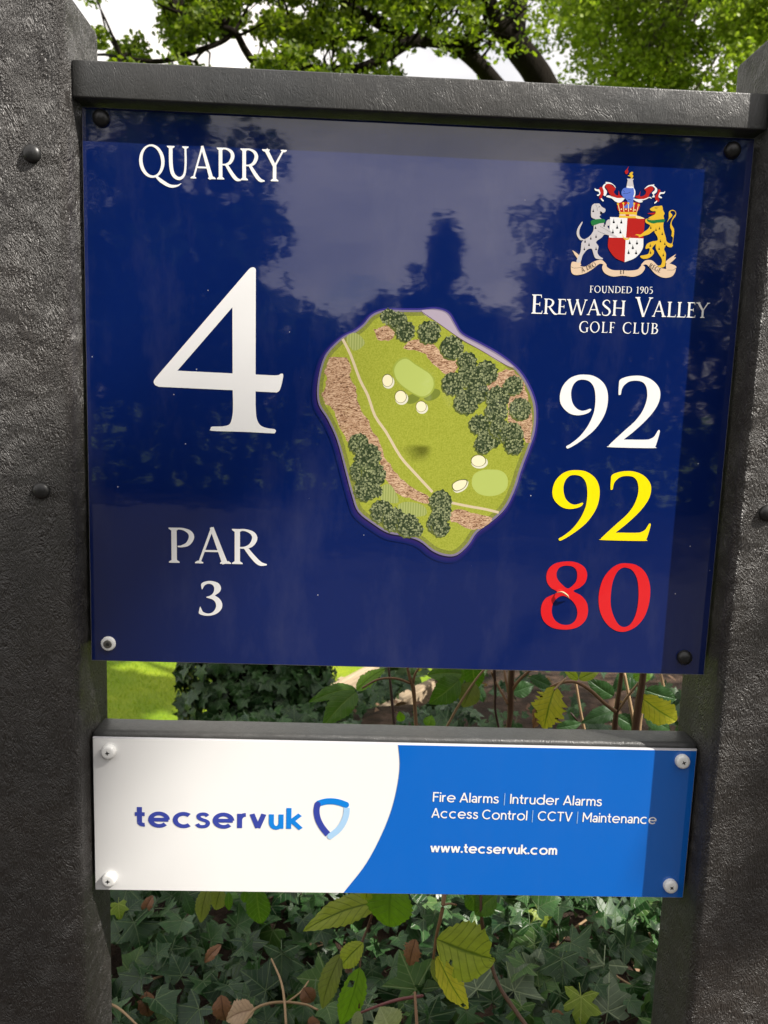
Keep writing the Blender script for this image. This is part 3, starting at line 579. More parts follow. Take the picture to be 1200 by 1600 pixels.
# ------------------------------------------------------------------ hole map (flat print)
zm = Zm(480, 460, 3.158)
def pmat(name, build, base): 
    m, N = mat(name, base); N.l(build(N, N.obj()), N.b.inputs['Base Color']); return gloss(name, base, N)
def g_grass(N, oc): return N.mix(N.ramp(N.noise(oc, 700, 3, .7), [(.35, 0.), (.65, 1.)]), (.26, .30, .030), (.37, .40, .06))
def g_shade(N, oc): return N.mix(N.ramp(N.noise(oc, 700, 3, .7), [(.35, 0.), (.65, 1.)]), (.16, .18, .035), (.24, .26, .055))
def g_rough(N, oc):
    f = N.noise(N.mapping(oc, (220, 220, 760), (0, .7, 0)), 1., 3, .7, 1.6)
    return N.ramp(f, [(.34, (.05, .02, .015)), (.43, (.25, .13, .07)), (.52, (.50, .32, .20)), (.66, (.68, .50, .34))])
def g_tree(N, oc):
    v = N.a('ShaderNodeTexVoronoi', {'Scale': 560.0}); N.l(oc, v.inputs['Vector'])
    sep = N.a('ShaderNodeSeparateColor'); N.l(v.outputs['Color'], sep.inputs[0])
    c = N.mix(sep.outputs[0], (.04, .06, .03), (.30, .33, .17))
    return N.mix(N.math('GREATER_THAN', v.outputs['Distance'], .55), c, (.03, .045, .02))
def g_stripe(N, oc):
    w = N.a('ShaderNodeTexWave', {'Scale': 130.0, 'Distortion': .0}, bands_direction='X'); N.l(oc, w.inputs['Vector'])
    return N.mix(N.ramp(w.outputs['Fac'], [(.4, 0.), (.6, 1.)]), (.27, .32, .09), (.36, .40, .14))
MM = [gloss('map_rim', (.034, .028, .20)), gloss('map_rim_shadow', (.012, .010, .035)), pmat('map_grass', g_grass, (.25, .32, .05)), pmat('map_grass_edge', g_shade, (.2, .25, .05)),
      pmat('map_rough', g_rough, (.5, .3, .2)), gloss('map_path', (.60, .50, .33)), pmat('map_tree', g_tree, (.1, .15, .05)), gloss('map_green', (.42, .50, .13)), gloss('map_fringe', (.30, .36, .06)),
      gloss('map_sand', (.82, .74, .50)), gloss('map_sand_lip', (.70, .68, .55)), gloss('map_dark', (.10, .12, .03)), pmat('map_tee', g_stripe, (.3, .35, .1)), gloss('map_mauve', (.40, .34, .42)), gloss('map_fence', (.10, .05, .06)), gloss('map_shade', (.17, .21, .035)),
      gloss('map_rim_inner', (.20, .17, .26))] + [gloss('map_rim_glow', (.0024+.018*k/6, .0115+.003*k/6, .088+.03*k/6)) for k in range(7)] + [pmat('map_soft_shade', (lambda q: lambda N, oc: N.mix(N.ramp(N.noise(oc, 700, 3, .7), [(.35, 0.), (.65, 1.)]), tuple(v*q for v in (.26, .30, .030)), tuple(v*q for v in (.37, .40, .06))))(.93-.11*k), (.2, .2, .05)) for k in range(6)]
OUT = [(175, 215), (235, 185), (280, 150), (320, 105), (380, 82), (470, 82), (560, 82), (630, 76), (690, 95), (725, 150), (760, 200), (850, 248), (950, 305), (1040, 380), (1095, 470), (1122, 560), (1118, 670), (1090, 760), (1052, 860), (1020, 960), (975, 1050), (915, 1110), (835, 1170), (790, 1235), (735, 1282), (680, 1285), (620, 1262), (555, 1212), (480, 1188), (400, 1172), (330, 1130), (255, 1070), (225, 990), (190, 860), (152, 720), (105, 615), (62, 545), (53, 470), (68, 370), (100, 290)]
cx0, cy0 = 590, 680
def offs(P, d):
    out = []; n = len(P)
    for i, p in enumerate(P):
        a, b = P[i-1], P[(i+1) % n]; t = (b[0]-a[0], b[1]-a[1]); l = math.hypot(*t); out.append((p[0]+t[1]/l*d, p[1]-t[0]/l*d))
    return out
mp_ = []
def ma(P, c, sm=True): mp_.append((curve(zm(P), 4) if sm else zm(P), c))
for k in range(7): ma([(x-5+k*.4, y+12-k*1.1) for x, y in offs(OUT, 27-k*2.2)], 17+k)
ma([(x+3, y-2) for x, y in offs(OUT, 12)], 0); ma([(x-2, y+5) for x, y in offs(OUT, 7)], 1); ma([(x+1, y) for x, y in offs(OUT, 5)], 16)
ma(OUT, 16); ma(offs(OUT, -5), 3); ma(offs(OUT, -24), 2)
ma([(562, 84), (640, 78), (690, 98), (725, 152), (760, 202), (850, 250), (950, 307), (1020, 360), (950, 335), (850, 272), (760, 222), (660, 152)], 13)
for p in strip(zm([(562, 84), (660, 152), (760, 222), (850, 272), (950, 332), (1020, 372)]), [1.0]*6, 3): mp_.append((p, 14))
for P in ([(110, 315), (190, 312), (213, 345), (213, 400), (243, 470), (250, 530), (290, 610), (330, 680), (360, 740), (395, 820), (450, 890), (520, 950), (608, 1000), (605, 1035), (520, 1012), (450, 985), (400, 930), (375, 870), (325, 765), (215, 748), (185, 700), (140, 600), (125, 565), (82, 530), (75, 490), (95, 430), (88, 370)],
          [(330, 175), (380, 155), (430, 180), (420, 222), (350, 220)], [(480, 262), (510, 225), (600, 235), (670, 290), (745, 340), (730, 388), (690, 392), (620, 342), (570, 290)],
          [(930, 395), (1000, 370), (1060, 420), (1095, 520), (1112, 620), (1105, 720), (1080, 735), (1050, 660), (990, 620), (990, 520), (890, 470)],
          [(700, 1075), (760, 1060), (830, 1085), (912, 1100), (880, 1140), (820, 1158), (740, 1130), (702, 1110)]):
    Q = cr_open(P+[P[0]], 4)[:-1]; Q = [(q_[0]+random.uniform(-6, 6), q_[1]+random.uniform(-6, 6)) for q_ in Q]; mp_.append((zm(Q), 4))
for k in range(6): mp_.append((curve([(480+(540+k*5+(75-k*11)*math.cos(t)*(1+.25*math.sin(3*t)))/3.158, 460+(785-k*3-(58-k*8)*math.sin(t)*(1+.2*math.cos(2*t)))/3.158) for t in [2*PI*j/9 for j in range(9)]], 3), 24+k))
for a, b, c in ((615, 495, 14), (520, 515, 12)): mp_.append((ell(480+a/3.158, 460+b/3.158, c, c*.6, -.4), 15))
for p in strip(zm([(175, 220), (215, 300), (260, 420), (300, 500), (335, 600), (390, 680), (460, 800), (530, 880), (618, 975)]), [4.2]*9, 3): mp_.append((p, 5))
for p in strip(zm([(712, 1028), (800, 1046), (880, 1060), (945, 1076)]), [4.0]*4, 3): mp_.append((p, 5))
G1 = [(430, 370), (452, 332), (490, 318), (530, 345), (570, 370), (608, 398), (624, 440), (610, 480), (572, 503), (530, 490), (470, 450), (440, 415)]
ma([(526+(x-526)*1.08, 412+(y-412)*1.09) for x, y in G1], 8); ma(G1, 7)
G2 = [(812, 930), (822, 890), (860, 868), (910, 864), (960, 872), (988, 905), (985, 955), (950, 985), (900, 995), (850, 985), (822, 960)]
ma(G2, 7)
for P in ([(192, 215), (240, 190), (285, 240), (230, 278)], [(370, 945), (412, 940), (450, 1008), (440, 1030), (372, 1020), (358, 975)], [(452, 1035), (500, 1023), (575, 1043), (582, 1090), (470, 1096), (448, 1062)]): ma(P, 12)
for x, y, a, b in ((396, 424, 27, 32), (461, 504, 30, 32), (562, 552, 27, 28), (845, 820, 38, 30)):
    mp_.append((ell(480+(x+5)/3.158, 460+(y+9)/3.158, a/3.158*1.08, b/3.158), 10)); mp_.append((ell(480+x/3.158, 460+y/3.158, a/3.158, b/3.158), 11)); mp_.append((ell(480+x/3.158, 460+(y+1)/3.158, a/3.158*.9, b/3.158*.9), 9))
K = [(716, 935), (740, 918), (765, 912), (790, 915), (786, 940), (768, 960), (735, 972), (716, 958)]
ma([(x+4, y+7) for x, y in K], 10); ma(K, 11); ma([(752+(x-752)*.88, 942+(y-942)*.86) for x, y in K], 9)
for x, y, r in ((400, 110, 40), (450, 130, 45), (485, 180, 50), (603, 185, 58), (715, 262, 58), (790, 330, 48), (885, 385, 58), (800, 400, 60), (722, 440, 58), (840, 480, 55), (1020, 450, 48), (940, 510, 60), (785, 530, 62), (935, 580, 58), (850, 640, 50), (1052, 565, 55), (905, 700, 60), (950, 660, 50), (1010, 690, 60), (870, 740, 45), (1022, 740, 50), (255, 735, 50), (300, 800, 65), (270, 870, 60), (330, 890, 60), (290, 960, 60), (340, 970, 35), (370, 1070, 58), (430, 1110, 58), (500, 1140, 58), (540, 1160, 35), (660, 1020, 55), (665, 1080, 50), (640, 1130, 50), (660, 1150, 45)):
    n = 26; ph = random.random()*6
    P = [(x+(r*(1.0+.13*(k % 2))+random.uniform(-5, 4))*math.cos(2*PI*k/n+ph)*.94, y+(r*(1.0+.13*(k % 2))+random.uniform(-5, 4))*math.sin(2*PI*k/n+ph)*.94) for k in range(n)]
    if r > 44: mp_.append((zm([(a-6, b+7) for a, b in P]), 11))
    mp_.append((zm(P), 6))
printed('hole_map', [mp_], MM, main)

# dry scrap caught on the red figure
sc_ = tube_obj('dried_scrap', [at(870, 926, -.0012), at(878, 925, -.004), at(886, 930, -.0045), at(889, 935, -.0015)], [.0004, .0008, .0009, .0003], mat('dry_scrap', (.55, .38, .22), .7)[0])
tag(sc_, 'tiny curled dry plant scrap stuck on the red number of the course panel', 'plant scrap')
# ================================================================== THE SETTING
def sstep(a, b, x):
    t = np.clip((x-a)/(b-a), 0, 1); return t*t*(3-2*t)
def hgt(x, y):
    x = np.asarray(x, float); y = np.asarray(y, float)
    s = sstep(-.1, .5, -x); st_ = 1.7-.6*sstep(-.6, -.25, -x)-.15*s; en = 5.6-2.0*s; t = np.clip((y-st_)/(en-st_), 0, 1)
    d = t*t*(3-2*t)*(1-sstep(.3, 2.6, x-.33*y))
    b = .02*np.sin(3.1*x+1.3*y)+.014*np.sin(7.3*x-4.1*y+1)+.03*np.sin(.6*x+.4*y)
    return -1.65*d + b*(1-.6*sstep(3.5, 5, y)) - .06*sstep(8, 40, y)*0
def grid(xs, ys, fn):
    X, Y = np.meshgrid(xs, ys); V = np.stack([X.ravel(), Y.ravel(), fn(X, Y).ravel()], 1); nx, ny = len(xs), len(ys)
    i = np.arange(nx-1)[None, :]+nx*np.arange(ny-1)[:, None]; F = np.stack([i, i+1, i+1+nx, i+nx], -1).reshape(-1, 4)
    return V, F
def axis_pts(a, b, fine0, fine1, df, dc):
    return np.unique(np.concatenate([np.arange(a, fine0, dc), np.arange(fine0, fine1, df), np.arange(fine1, b+dc, dc)]).round(4))
xs = np.concatenate([[-900, -400, -180, -90, -60], axis_pts(-40, 40, -5, 4, .12, 2.5), [60, 90, 180, 400, 900]])
ys = np.concatenate([[-900, -400, -180, -90, -60], axis_pts(-45, 60, -2, 9, .12, 2.5), [90, 180, 400, 900]])
V, F = grid(xs, ys, hgt)
Fc = V[F].mean(1)
added_path = (Fc[:, 1] > -7.3) & (Fc[:, 1] < -.35)  # unseen dark ground, added to cut green bounce and haze on the panel
bed = (Fc[:, 1] > -.35) & (Fc[:, 1] < 3.9+.3*np.sin(Fc[:, 0]*2)) & (np.abs(Fc[:, 0]) < 6)
m_soil, N = mat('leaf_litter_soil', (.07, .045, .03), .9, .2); oc = N.obj()
f = N.noise(oc, 9, 6, .65); c = N.ramp(f, [(.3, (.012, .008, .006)), (.5, (.045, .028, .019)), (.66, (.12, .075, .052)), (.82, (.20, .14, .10))])
N.l(c, N.b.inputs['Base Color']); bp = N.a('ShaderNodeBump', {'Strength': .9, 'Distance': .02}); N.l(N.noise(oc, 45, 6, .7), bp.inputs['Height']); N.l(bp.outputs[0], N.b.inputs['Normal'])
m_lawn, N = mat('mown_grass', (.06, .12, .012), .8, .2); oc = N.obj()
c = N.mix(N.ramp(N.noise(oc, 1.3, 5, .6), [(.35, 0.), (.7, 1.)]), (.13, .235, .007), (.25, .31, .010))
c = N.mix(N.ramp(N.noise(oc, 60, 4, .7), [(.4, 0.), (.7, .5)]), c, (.05, .085, .01)); N.l(c, N.b.inputs['Base Color'])
bp = N.a('ShaderNodeBump', {'Strength': .7, 'Distance': .02}); N.l(N.noise(N.mapping(oc, (1, .5, 1)), 90, 5, .7), bp.inputs['Height']); N.l(bp.outputs[0], N.b.inputs['Normal'])
def sub(name, mask, m):
    f = F[mask]; u, inv = np.unique(f, return_inverse=True); return tag(np_mesh(name, V[u], inv.reshape(-1, 4), m, smooth=True), kind='structure')
m_added_path, N = mat('added_path_gravel', (.10, .09, .08), .9, .2); oc = N.obj()
N.l(N.mix(N.noise(oc, 60, 5, .7), (.022, .021, .020), (.060, .056, .052)), N.b.inputs['Base Color']); bp = N.a('ShaderNodeBump', {'Strength': .8, 'Distance': .01}); N.l(N.noise(oc, 120, 3, .7), bp.inputs['Height']); N.l(bp.outputs[0], N.b.inputs['Normal'])
sub('soil_bed', bed, m_soil); sub('added_path', added_path, m_added_path); sub('lawn', ~bed & ~added_path, m_lawn)

# ------------------------------------------------------------------ leaves
def leafmat(name, c1, c2, trans=.35, rough=.5, vein=None, kind=None, spec=.4, tint=True, coat=0):
    m, N = mat(name, c1, rough, spec)
    if tint:
        at_ = N.a('ShaderNodeAttribute', attribute_name='tint'); oi = N.a('ShaderNodeObjectInfo')
        r = N.math('FRACT', N.math('ADD', at_.outputs['Fac'], oi.outputs['Random']))
    else: r = N.noise(N.obj(), 20, 3)
    c = N.mix(r, c1, c2)
    if kind:
        uv = N.a('ShaderNodeUVMap', uv_map='uv'); sep = N.a('ShaderNodeSeparateXYZ'); N.l(uv.outputs[0], sep.inputs[0])
        ax = N.math('ABSOLUTE', sep.outputs[0]); y = sep.outputs[1]
        mot = N.noise(uv.outputs[0], 4, 4, .6); c = N.mix(N.ramp(mot, [(.35, .45), (.65, 0.)]), c, tuple(k*.6 for k in c1))
        if kind == 'ivy':
            ds = [ax]
            for a, b in ((.86, .50), (.93, -.36)): ds.append(N.math('ABSOLUTE', N.math('SUBTRACT', N.math('MULTIPLY', ax, b), N.math('MULTIPLY', y, a))))
            d = N.math('MINIMUM', N.math('MINIMUM', ds[0], ds[1]), ds[2])
            # finer side veins off the middle one
            lat = N.math('ABSOLUTE', N.math('SUBTRACT', N.math('FRACT', N.math('MULTIPLY', N.math('SUBTRACT', y, N.math('MULTIPLY', ax, .9)), 4.5)), .5))
            v = N.math('MAXIMUM', N.ramp(d, [(.004, .8), (.024, 0.)]), N.math('MULTIPLY', N.ramp(lat, [(.02, 1.), (.08, 0.)]), .35))
        else:
            lat = N.math('ABSOLUTE', N.math('SUBTRACT', N.math('FRACT', N.math('MULTIPLY', N.math('SUBTRACT', y, N.math('MULTIPLY', ax, .22)), 7.5)), .5))
            wob = N.math('MULTIPLY', N.math('SUBTRACT', N.noise(uv.outputs[0], 9, 2), .5), .10)
            v = N.math('MAXIMUM', N.ramp(N.math('ADD', ax, wob), [(.02, 1.), (.09, 0.)]), N.math('MULTIPLY', N.ramp(N.math('ADD', lat, wob), [(.01, 1.), (.10, 0.)]), .6))
        c = N.mix(v, c, vein)
        bp = N.a('ShaderNodeBump', {'Strength': .6, 'Distance': .0015}); N.l(N.math('MULTIPLY', v, -1.0), bp.inputs['Height']); N.l(bp.outputs[0], N.b.inputs['Normal'])
    N.l(c, N.b.inputs['Base Color'])
    if trans > 0:
        tr = N.a('ShaderNodeBsdfTranslucent'); tc_ = N.mix(.5, c, (.30, .42, .02)); N.l(N.mix(1.0, c, (1.5, 1.7, .7), 'MULTIPLY'), tr.inputs[0])
        ms = N.a('ShaderNodeMixShader', {0: trans}); N.l(N.b.outputs[0], ms.inputs[1]); N.l(tr.outputs[0], ms.inputs[2]); N.l(ms.outputs[0], N.n['Material Output'].inputs[0])
    return m
M_ivy = leafmat('ivy_leaf', (.007, .032, .009), (.036, .098, .022), .10, .36, (.10, .15, .065), 'ivy', .35)
M_ivy_pale = leafmat('ivy_leaf_pale', (.085, .125, .070), (.11, .15, .09), .12, .42, (.28, .34, .20), 'ivy', .35)
M_ivy_yel = leafmat('ivy_leaf_yellow_green', (.16, .24, .02), (.22, .30, .03), .35, .45, (.36, .42, .10), 'ivy')
M_ivy_lite = leafmat('ivy_leaf_mid_green', (.045, .110, .018), (.06, .13, .025), .2, .4, (.16, .23, .08), 'ivy')
M_oak = leafmat('oak_leaf', (.030, .060, .005), (.200, .250, .020), .45, .5)
M_oak2 = leafmat('bright_tree_leaf', (.085, .135, .010), (.27, .32, .05), .45, .5)
M_dark = leafmat('hedge_leaf', (.018, .038, .010), (.036, .066, .015), .25, .6, spec=.2)
M_added_hedge = leafmat('added_hedge_leaf', (.006, .012, .005), (.012, .022, .008), .0, .8, spec=.05)
def bark(name, c):
    m, N = mat(name, c, .85, .2); oc = N.obj()
    f = N.noise(N.mapping(oc, (9, 9, 2)), 1.5, 6, .7, .5); N.l(N.mix(f, tuple(k*.4 for k in c), tuple(min(1, k*1.5) for k in c)), N.b.inputs['Base Color'])
    b = N.a('ShaderNodeBump', {'Strength': 1., 'Distance': .03}); N.l(f, b.inputs['Height']); N.l(b.outputs[0], N.b.inputs['Normal']); return m
M_bark = bark('oak_bark', (.010, .008, .006)); M_bark.node_tree.nodes['Principled BSDF'].inputs['Specular IOR Level'].default_value = .05; M_bark2 = bark('grey_bark', (.10, .09, .075))

OAK = np.array([(0, 0), (.20, .10), (.13, .24), (.33, .38), (.20, .50), (.34, .68), (.16, .80), (0, 1), (-.16, .80), (-.34, .68), (-.20, .50), (-.33, .38), (-.13, .24), (-.20, .10)])
def rot_frames(n, up=.5, rng_=rng, toward=None):
    """random orthonormal frames; column 2 is the leaf normal, biased upward"""
    nrm = rng_.normal(size=(n, 3)); nrm /= np.linalg.norm(nrm, axis=1)[:, None]; nrm[:, 2] = np.abs(nrm[:, 2])*(1-up)+up
    if toward is not None: nrm += np.array(toward)
    nrm /= np.linalg.norm(nrm, axis=1)[:, None]
    a = rng_.normal(size=(n, 3)); a -= (a*nrm).sum(1)[:, None]*nrm; a /= np.linalg.norm(a, axis=1)[:, None]
    b = np.cross(nrm, a); return np.stack([b, a, nrm], 2)
def leaf_cloud(name, P, size, m, parent, up=.35, simple=False, tintv=None):
    n = len(P)
    if simple: T = np.array([(0, 0, 0), (.30, .35, .05), (.18, .8, .0), (0, 1, -.08), (-.18, .8, .0), (-.30, .35, .05)]); tf = [(0, 1, 2), (0, 2, 3), (0, 3, 4), (0, 4, 5)]
    else:
        T = np.c_[OAK, -.15*np.abs(OAK[:, 0])+.1*np.sin(OAK[:, 1]*3)]; k = len(T); T = np.r_[T, [[0, .5, .08]]]
        tf = [(k, i, (i+1) % k) for i in range(k)]
    Rm = rot_frames(n, up); sz = size*rng.uniform(.6, 1.25, n)
    Vv = np.einsum('nij,kj->nki', Rm, T)*sz[:, None, None]+P[:, None, :]
    Ff = (np.array(tf)[None]+len(T)*np.arange(n)[:, None, None]).reshape(-1, 3)
    t = np.repeat(rng.uniform(0, 1, n) if tintv is None else tintv, len(T))
    return np_mesh(name, Vv.reshape(-1, 3), Ff, m, parent, attr=t)
def clump_pts(C, R, n):
    """leaf points scattered round clump centres C (k,3) with radius R (k,)"""
    k = len(C); i = rng.integers(0, k, n); d = rng.normal(size=(n, 3)); d /= np.linalg.norm(d, axis=1)[:, None]
    return C[i]+d*(R[i]*rng.uniform(.15, 1, n)**.55)[:, None]*np.array([1, 1, .75])
def tubes_mesh(name, T, m, parent, n=7, sm=3):
    V = []; F = []
    for P, R in T:
        v, f = tube(P, R, n, sm); o = len(V); V += v; F += [tuple(o+i for i in q) for q in f]
    return mesh_obj(name, V, F, m, parent, smooth=True)
def simple_tree(kind, label, base, cc, rad, nclump, nleaf, leaf, m, mb, group=None, clump=.28, extra=None, trunk=.12, simple=True, up=.35):
    """tapered trunk, limbs reaching into clumps, irregular crown"""
    cc = np.array(cc, float); rad = np.array(rad, float)
    t = thing(kind, label, 'tree', tuple(base), group)
    b = np.array(base, float)
    d = rng.normal(size=(nclump, 3)); d /= np.linalg.norm(d, axis=1)[:, None]; C = cc+d*rad*(rng.uniform(.25, 1, nclump)**.6)[:, None]*.86
    R = rad.mean()*clump*rng.uniform(.6, 1.3, nclump)
    if extra is not None: C = np.r_[C, np.array([e[:3] for e in extra])]; R = np.r_[R, np.array([e[3] for e in extra])]
    top = cc+np.array([0, 0, rad[2]*.35]); mid = (b*.55+cc*.45)+np.array([rng.uniform(-.1, .1)*rad[0], 0, 0])
    tr = tube_obj('trunk', [(0, 0, -.3), tuple(mid-b), tuple(top-b)], [trunk*1.25, trunk*.8, trunk*.25], mb, t, 9)
    T = []
    for i in rng.permutation(len(C))[:min(26, len(C))]:
        s_ = rng.uniform(.35, .95); st_ = (1-s_)*mid+s_*top
        if extra is not None and i >= nclump: st_ = mid*.4+top*.6
        m_ = (st_+C[i])/2+rng.normal(size=3)*.06*rad.mean(); T.append(([tuple(st_-b), tuple(m_-b), tuple(C[i]-b)], [trunk*.34, trunk*.2, trunk*.05]))
    tag(tubes_mesh('limbs', T, mb, t, 6, 2), kind='stuff')
    P = clump_pts(C[:nclump], R[:nclump], nleaf)-b
    if extra is not None:
        pe = clump_pts(np.array([e[:3] for e in extra]), np.array([e[3] for e in extra]), int(sum(e[4] for e in extra)))-b; P = np.r_[P, pe]
    tag(leaf_cloud('crown', P, leaf, m, t, up, simple), kind='stuff')
    return t

# the old oak whose limbs cross above the sign
oak = thing('oak_tree', 'large dark limbed oak reaching over the sign from behind it', 'tree', (3.2, 11.6, -1.65))
OB = np.array([3.2, 11.6, -1.65])
def A(x, y, Y): return np.array(at(x, y, Y))-OB
fork = A(800, 62, 11.4); k1 = A(856, 150, 11.5)
tube_obj('trunk', [(0, 0, -.4), (-.05, 0, 1.6), tuple(A(905, 330, 11.5)), tuple(k1), tuple(fork)], [.55, .42, .34, .22, .19], M_bark, oak, 12)
LM = [([fork, A(772, 30, 11.3), A(755, -30, 11.2), A(735, -130, 11), A(690, -260, 10.8)], [.16, .14, .12, .1, .05]),
      ([fork, A(806, 10, 11.6), A(812, -70, 11.8), A(840, -180, 12.2), A(830, -300, 12.6)], [.2, .17, .14, .1, .05]),
      ([A(880, 250, 11.5), A(790, 150, 11), A(745, 98, 10.6), A(700, 68, 10.4), A(645, 64, 10.2), A(600, 90, 10), A(555, 108, 9.9), A(470, 106, 9.8)], [.20, .125, .105, .09, .085, .075, .06, .04]),
      ([A(645, 64, 10.2), A(600, 40, 10.4), A(540, 5, 10.6), A(480, -60, 10.8)], [.09, .08, .06, .03]),
      ([A(500, 108, 9.85), A(440, 108, 9.7), A(400, 98, 9.6), A(383, 78, 9.5), A(366, 50, 9.4), A(330, 37, 9.3), A(280, 20, 9.2)], [.055, .06, .05, .045, .04, .03, .02]),
      ([A(366, 50, 9.4), A(345, 66, 9.4), A(300, 82, 9.3), A(250, 96, 9.2), A(190, 90, 9.1)], [.03, .03, .035, .03, .015]),
      ([A(460, 70, 9.8), A(520, 62, 9.9), A(560, 60, 10), A(610, 70, 10.1)], [.02, .03, .035, .04]),
      ]
for P, R in LM: tube_obj('limb', [tuple(p) for p in P], R, M_bark, oak, 8)
# foliage clumps hang round the limbs; sky shows between them
gaps = [(355, 95, 42, 22), (325, 78, 22, 10), (250, 92, 14, 9), (200, 20, 55, 38), (155, 95, 14, 14), (400, 12, 30, 9), (470, 16, 16, 9), (385, 62, 16, 12), (684, 108, 50, 25), (640, 100, 26, 16), (560, 70, 14, 9), (175, 60, 10, 22), (578, 22, 14, 10), (505, 85, 18, 10), (790, 110, 14, 16), (718, 35, 9, 7)]
C = []; R = []
def blocked(x, y, pad=0):
    for gx, gy, ga, gb in gaps:
        if ((x-gx)/(ga+pad))**2+((y-gy)/(gb+pad))**2 < 1: return True
    return False
n = 0
while n < 520:
    x = rng.uniform(140, 860); y = rng.uniform(-45, 128) if rng.random() < .72 else rng.uniform(-330, -40); Y = rng.uniform(8.9, 11.9)
    if y > -20 and blocked(x, y, 9): continue
    if y > 60 and 640 < x < 860 and rng.random() < .6: continue
    if x < 300 and y < -30 and rng.random() < .5: continue
    if 1: C.append(at(x, y, Y)); R.append(rng.uniform(.12, .27)); n += 1
for i in range(150):
    x = rng.uniform(200, 1150); y = rng.uniform(-900, -250); C.append(at(x, y, rng.uniform(9.5, 14))); R.append(rng.uniform(.35, .7))
C = np.array(C); R = np.array(R)
P = np.r_[clump_pts(C[:520], R[:520], 56000), clump_pts(C[520:], R[520:], 12000)]
# leaves that would stray into the gaps are dropped
pc = (P-CAM)@RC.T; px = 600+1200*pc[:, 0]/pc[:, 2]; py = 800+1200*pc[:, 1]/pc[:, 2]
keep = np.ones(len(P), bool)
for gx, gy, ga, gb in gaps: keep &= ~((((px-gx)/ga)**2+((py-gy)/gb)**2 < .8) & (rng.random(len(P)) < .93))
for PP, RR in LM[:4]:
    Q = np.array([np.array(q[:3])+OB for q in cr_open([list(q) for q in PP], 6)]); qc = (Q-CAM)@RC.T; qx = 600+1200*qc[:, 0]/qc[:, 2]; qy = 800+1200*qc[:, 1]/qc[:, 2]
    for x_, y_ in zip(qx, qy):
        if y_ > -20: keep &= ~(((px-x_)**2+(py-y_)**2 < 15**2) & (pc[:, 2] < 12.4) & (rng.random(len(P)) < .42))
keep &= ~((px > 750) & (px < 862) & (py > -60) & (py < 140) & (pc[:, 2] < 12.2) & (rng.random(len(P)) < .80))
P = P[keep]
tag(leaf_cloud('crown', P-OB, .078, M_oak, oak, .3), kind='stuff')
T = []
LP = [np.array(p) for PP, RR in LM for p in cr_open([list(q) for q in PP], 4)]
LPa = np.array(LP)
for c in C[:520:2]:
    c = c-OB; j = np.argmin(((LPa-c)**2).sum(1)); a = LPa[j]
    T.append(([tuple(a), tuple((a+c)/2+rng.normal(size=3)*.08), tuple(c)], [.022, .014, .005]))
tag(tubes_mesh('twigs', T, M_bark, oak, 5, 2), kind='stuff')

# paler trees further back on the right
def px_crown(x, y, rx, ry, Y):
    c = at(x, y, Y); s = (Y+.72)/1200; return c, (rx*s, rx*s*.9, ry*s)
for (x, y, rx, ry, Y, nl, lab) in ((1040, -30, 250, 260, 20, 62000, 'bright green leafy tree beyond the right end of the top rail'),
                                   (1330, 0, 240, 260, 24, 9000, 'broad green tree standing rightmost, behind the right post'),
                                   (-60, 210, 190, 150, 34, 4000, 'distant green tree far behind the left post')):
    c, r = px_crown(x, y, rx, ry, Y)
    simple_tree('broadleaf_tree', lab, (c[0], Y, float(hgt(c[0], Y))), c, r, 170 if nl > 10000 else 70, nl, .135 if nl > 10000 else .2, M_oak2, M_bark2, clump=.17, trunk=.25, simple=False if nl > 10000 else True)
n = 14000; wx = rng.uniform(-150, 150, n); wy = 75+.002*wx**2*.5+rng.uniform(-6, 6, n); wt = 9+2.5*np.sin(wx*.13)+1.6*np.sin(wx*.41+1); wz = -2+rng.uniform(0, 1, n)**.8*wt
tag(leaf_cloud('woodland', np.stack([wx, wy, wz], 1), 1.5, M_oak, None, .3, True), 'far belt of woodland closing the view beyond the lower lawn', 'woodland', kind='stuff')
# tree line behind the photographer, which the glossy panel mirrors
def mirror(x, y, D): p = at(x, y, D); return np.array([p[0], -D, p[2]])
BT = [(290, 440, 190, 250, 14, 'tree'), (80, 350, 230, 340, 19, 'tree'), (-190, 350, 260, 380, 24, 'tree'), (960, 420, 150, 250, 16, 'tree'), (1190, 360, 210, 370, 22, 'tree'), (1480, 330, 260, 380, 26, 'tree'),
      (560, 560, 130, 80, 34, 'tree'), (694, 455, 22, 120, 30, 'poplar'), (652, 500, 30, 85, 32, 'poplar'), (722, 520, 26, 70, 31, 'poplar'), (600, 520, 34, 60, 33, 'poplar'), (745, 540, 80, 75, 31, 'tree'), (455, 560, 110, 90, 30, 'tree'), (860, 560, 120, 100, 30, 'tree')]
bl = ['round green tree across the grass behind the viewer, mirrored left of the hole map', 'tall green tree behind the viewer, mirrored by the hole name', 'broad tree behind the viewer, beyond the left end of the sign', 'leafy tree behind the viewer, mirrored by the club crest',
      'tall tree behind the viewer, mirrored by the right edge of the panel', 'broad tree behind the viewer, furthest to the right', 'low distant tree mirrored just above the hole map', 'slim upright poplar mirrored above the hole map, the taller one',
      'slim upright poplar mirrored above the hole map, just left of the taller one', 'short poplar mirrored above the hole map, just right of the tall one', 'short poplar mirrored above the hole map, furthest left of the row', 'low distant tree mirrored right of the poplars', 'low distant tree mirrored left above the hole map', 'low distant tree mirrored between the hole map and the crest']
for (x, y, rx, ry, D, kind), lab in zip(BT, bl):
    c = mirror(x, y, D); s = (D+.72)/1200
    simple_tree('poplar_tree' if kind == 'poplar' else 'broadleaf_tree', lab, (c[0], -D, 0), c, (rx*s, rx*s*.8, ry*s), 70, 11000 if D < 27 else 4500, .26 if D < 27 else .3, M_dark, M_bark2, clump=.27, trunk=.2, group=None)
hp = []  # leafy row added out of view to darken what the panel mirrors
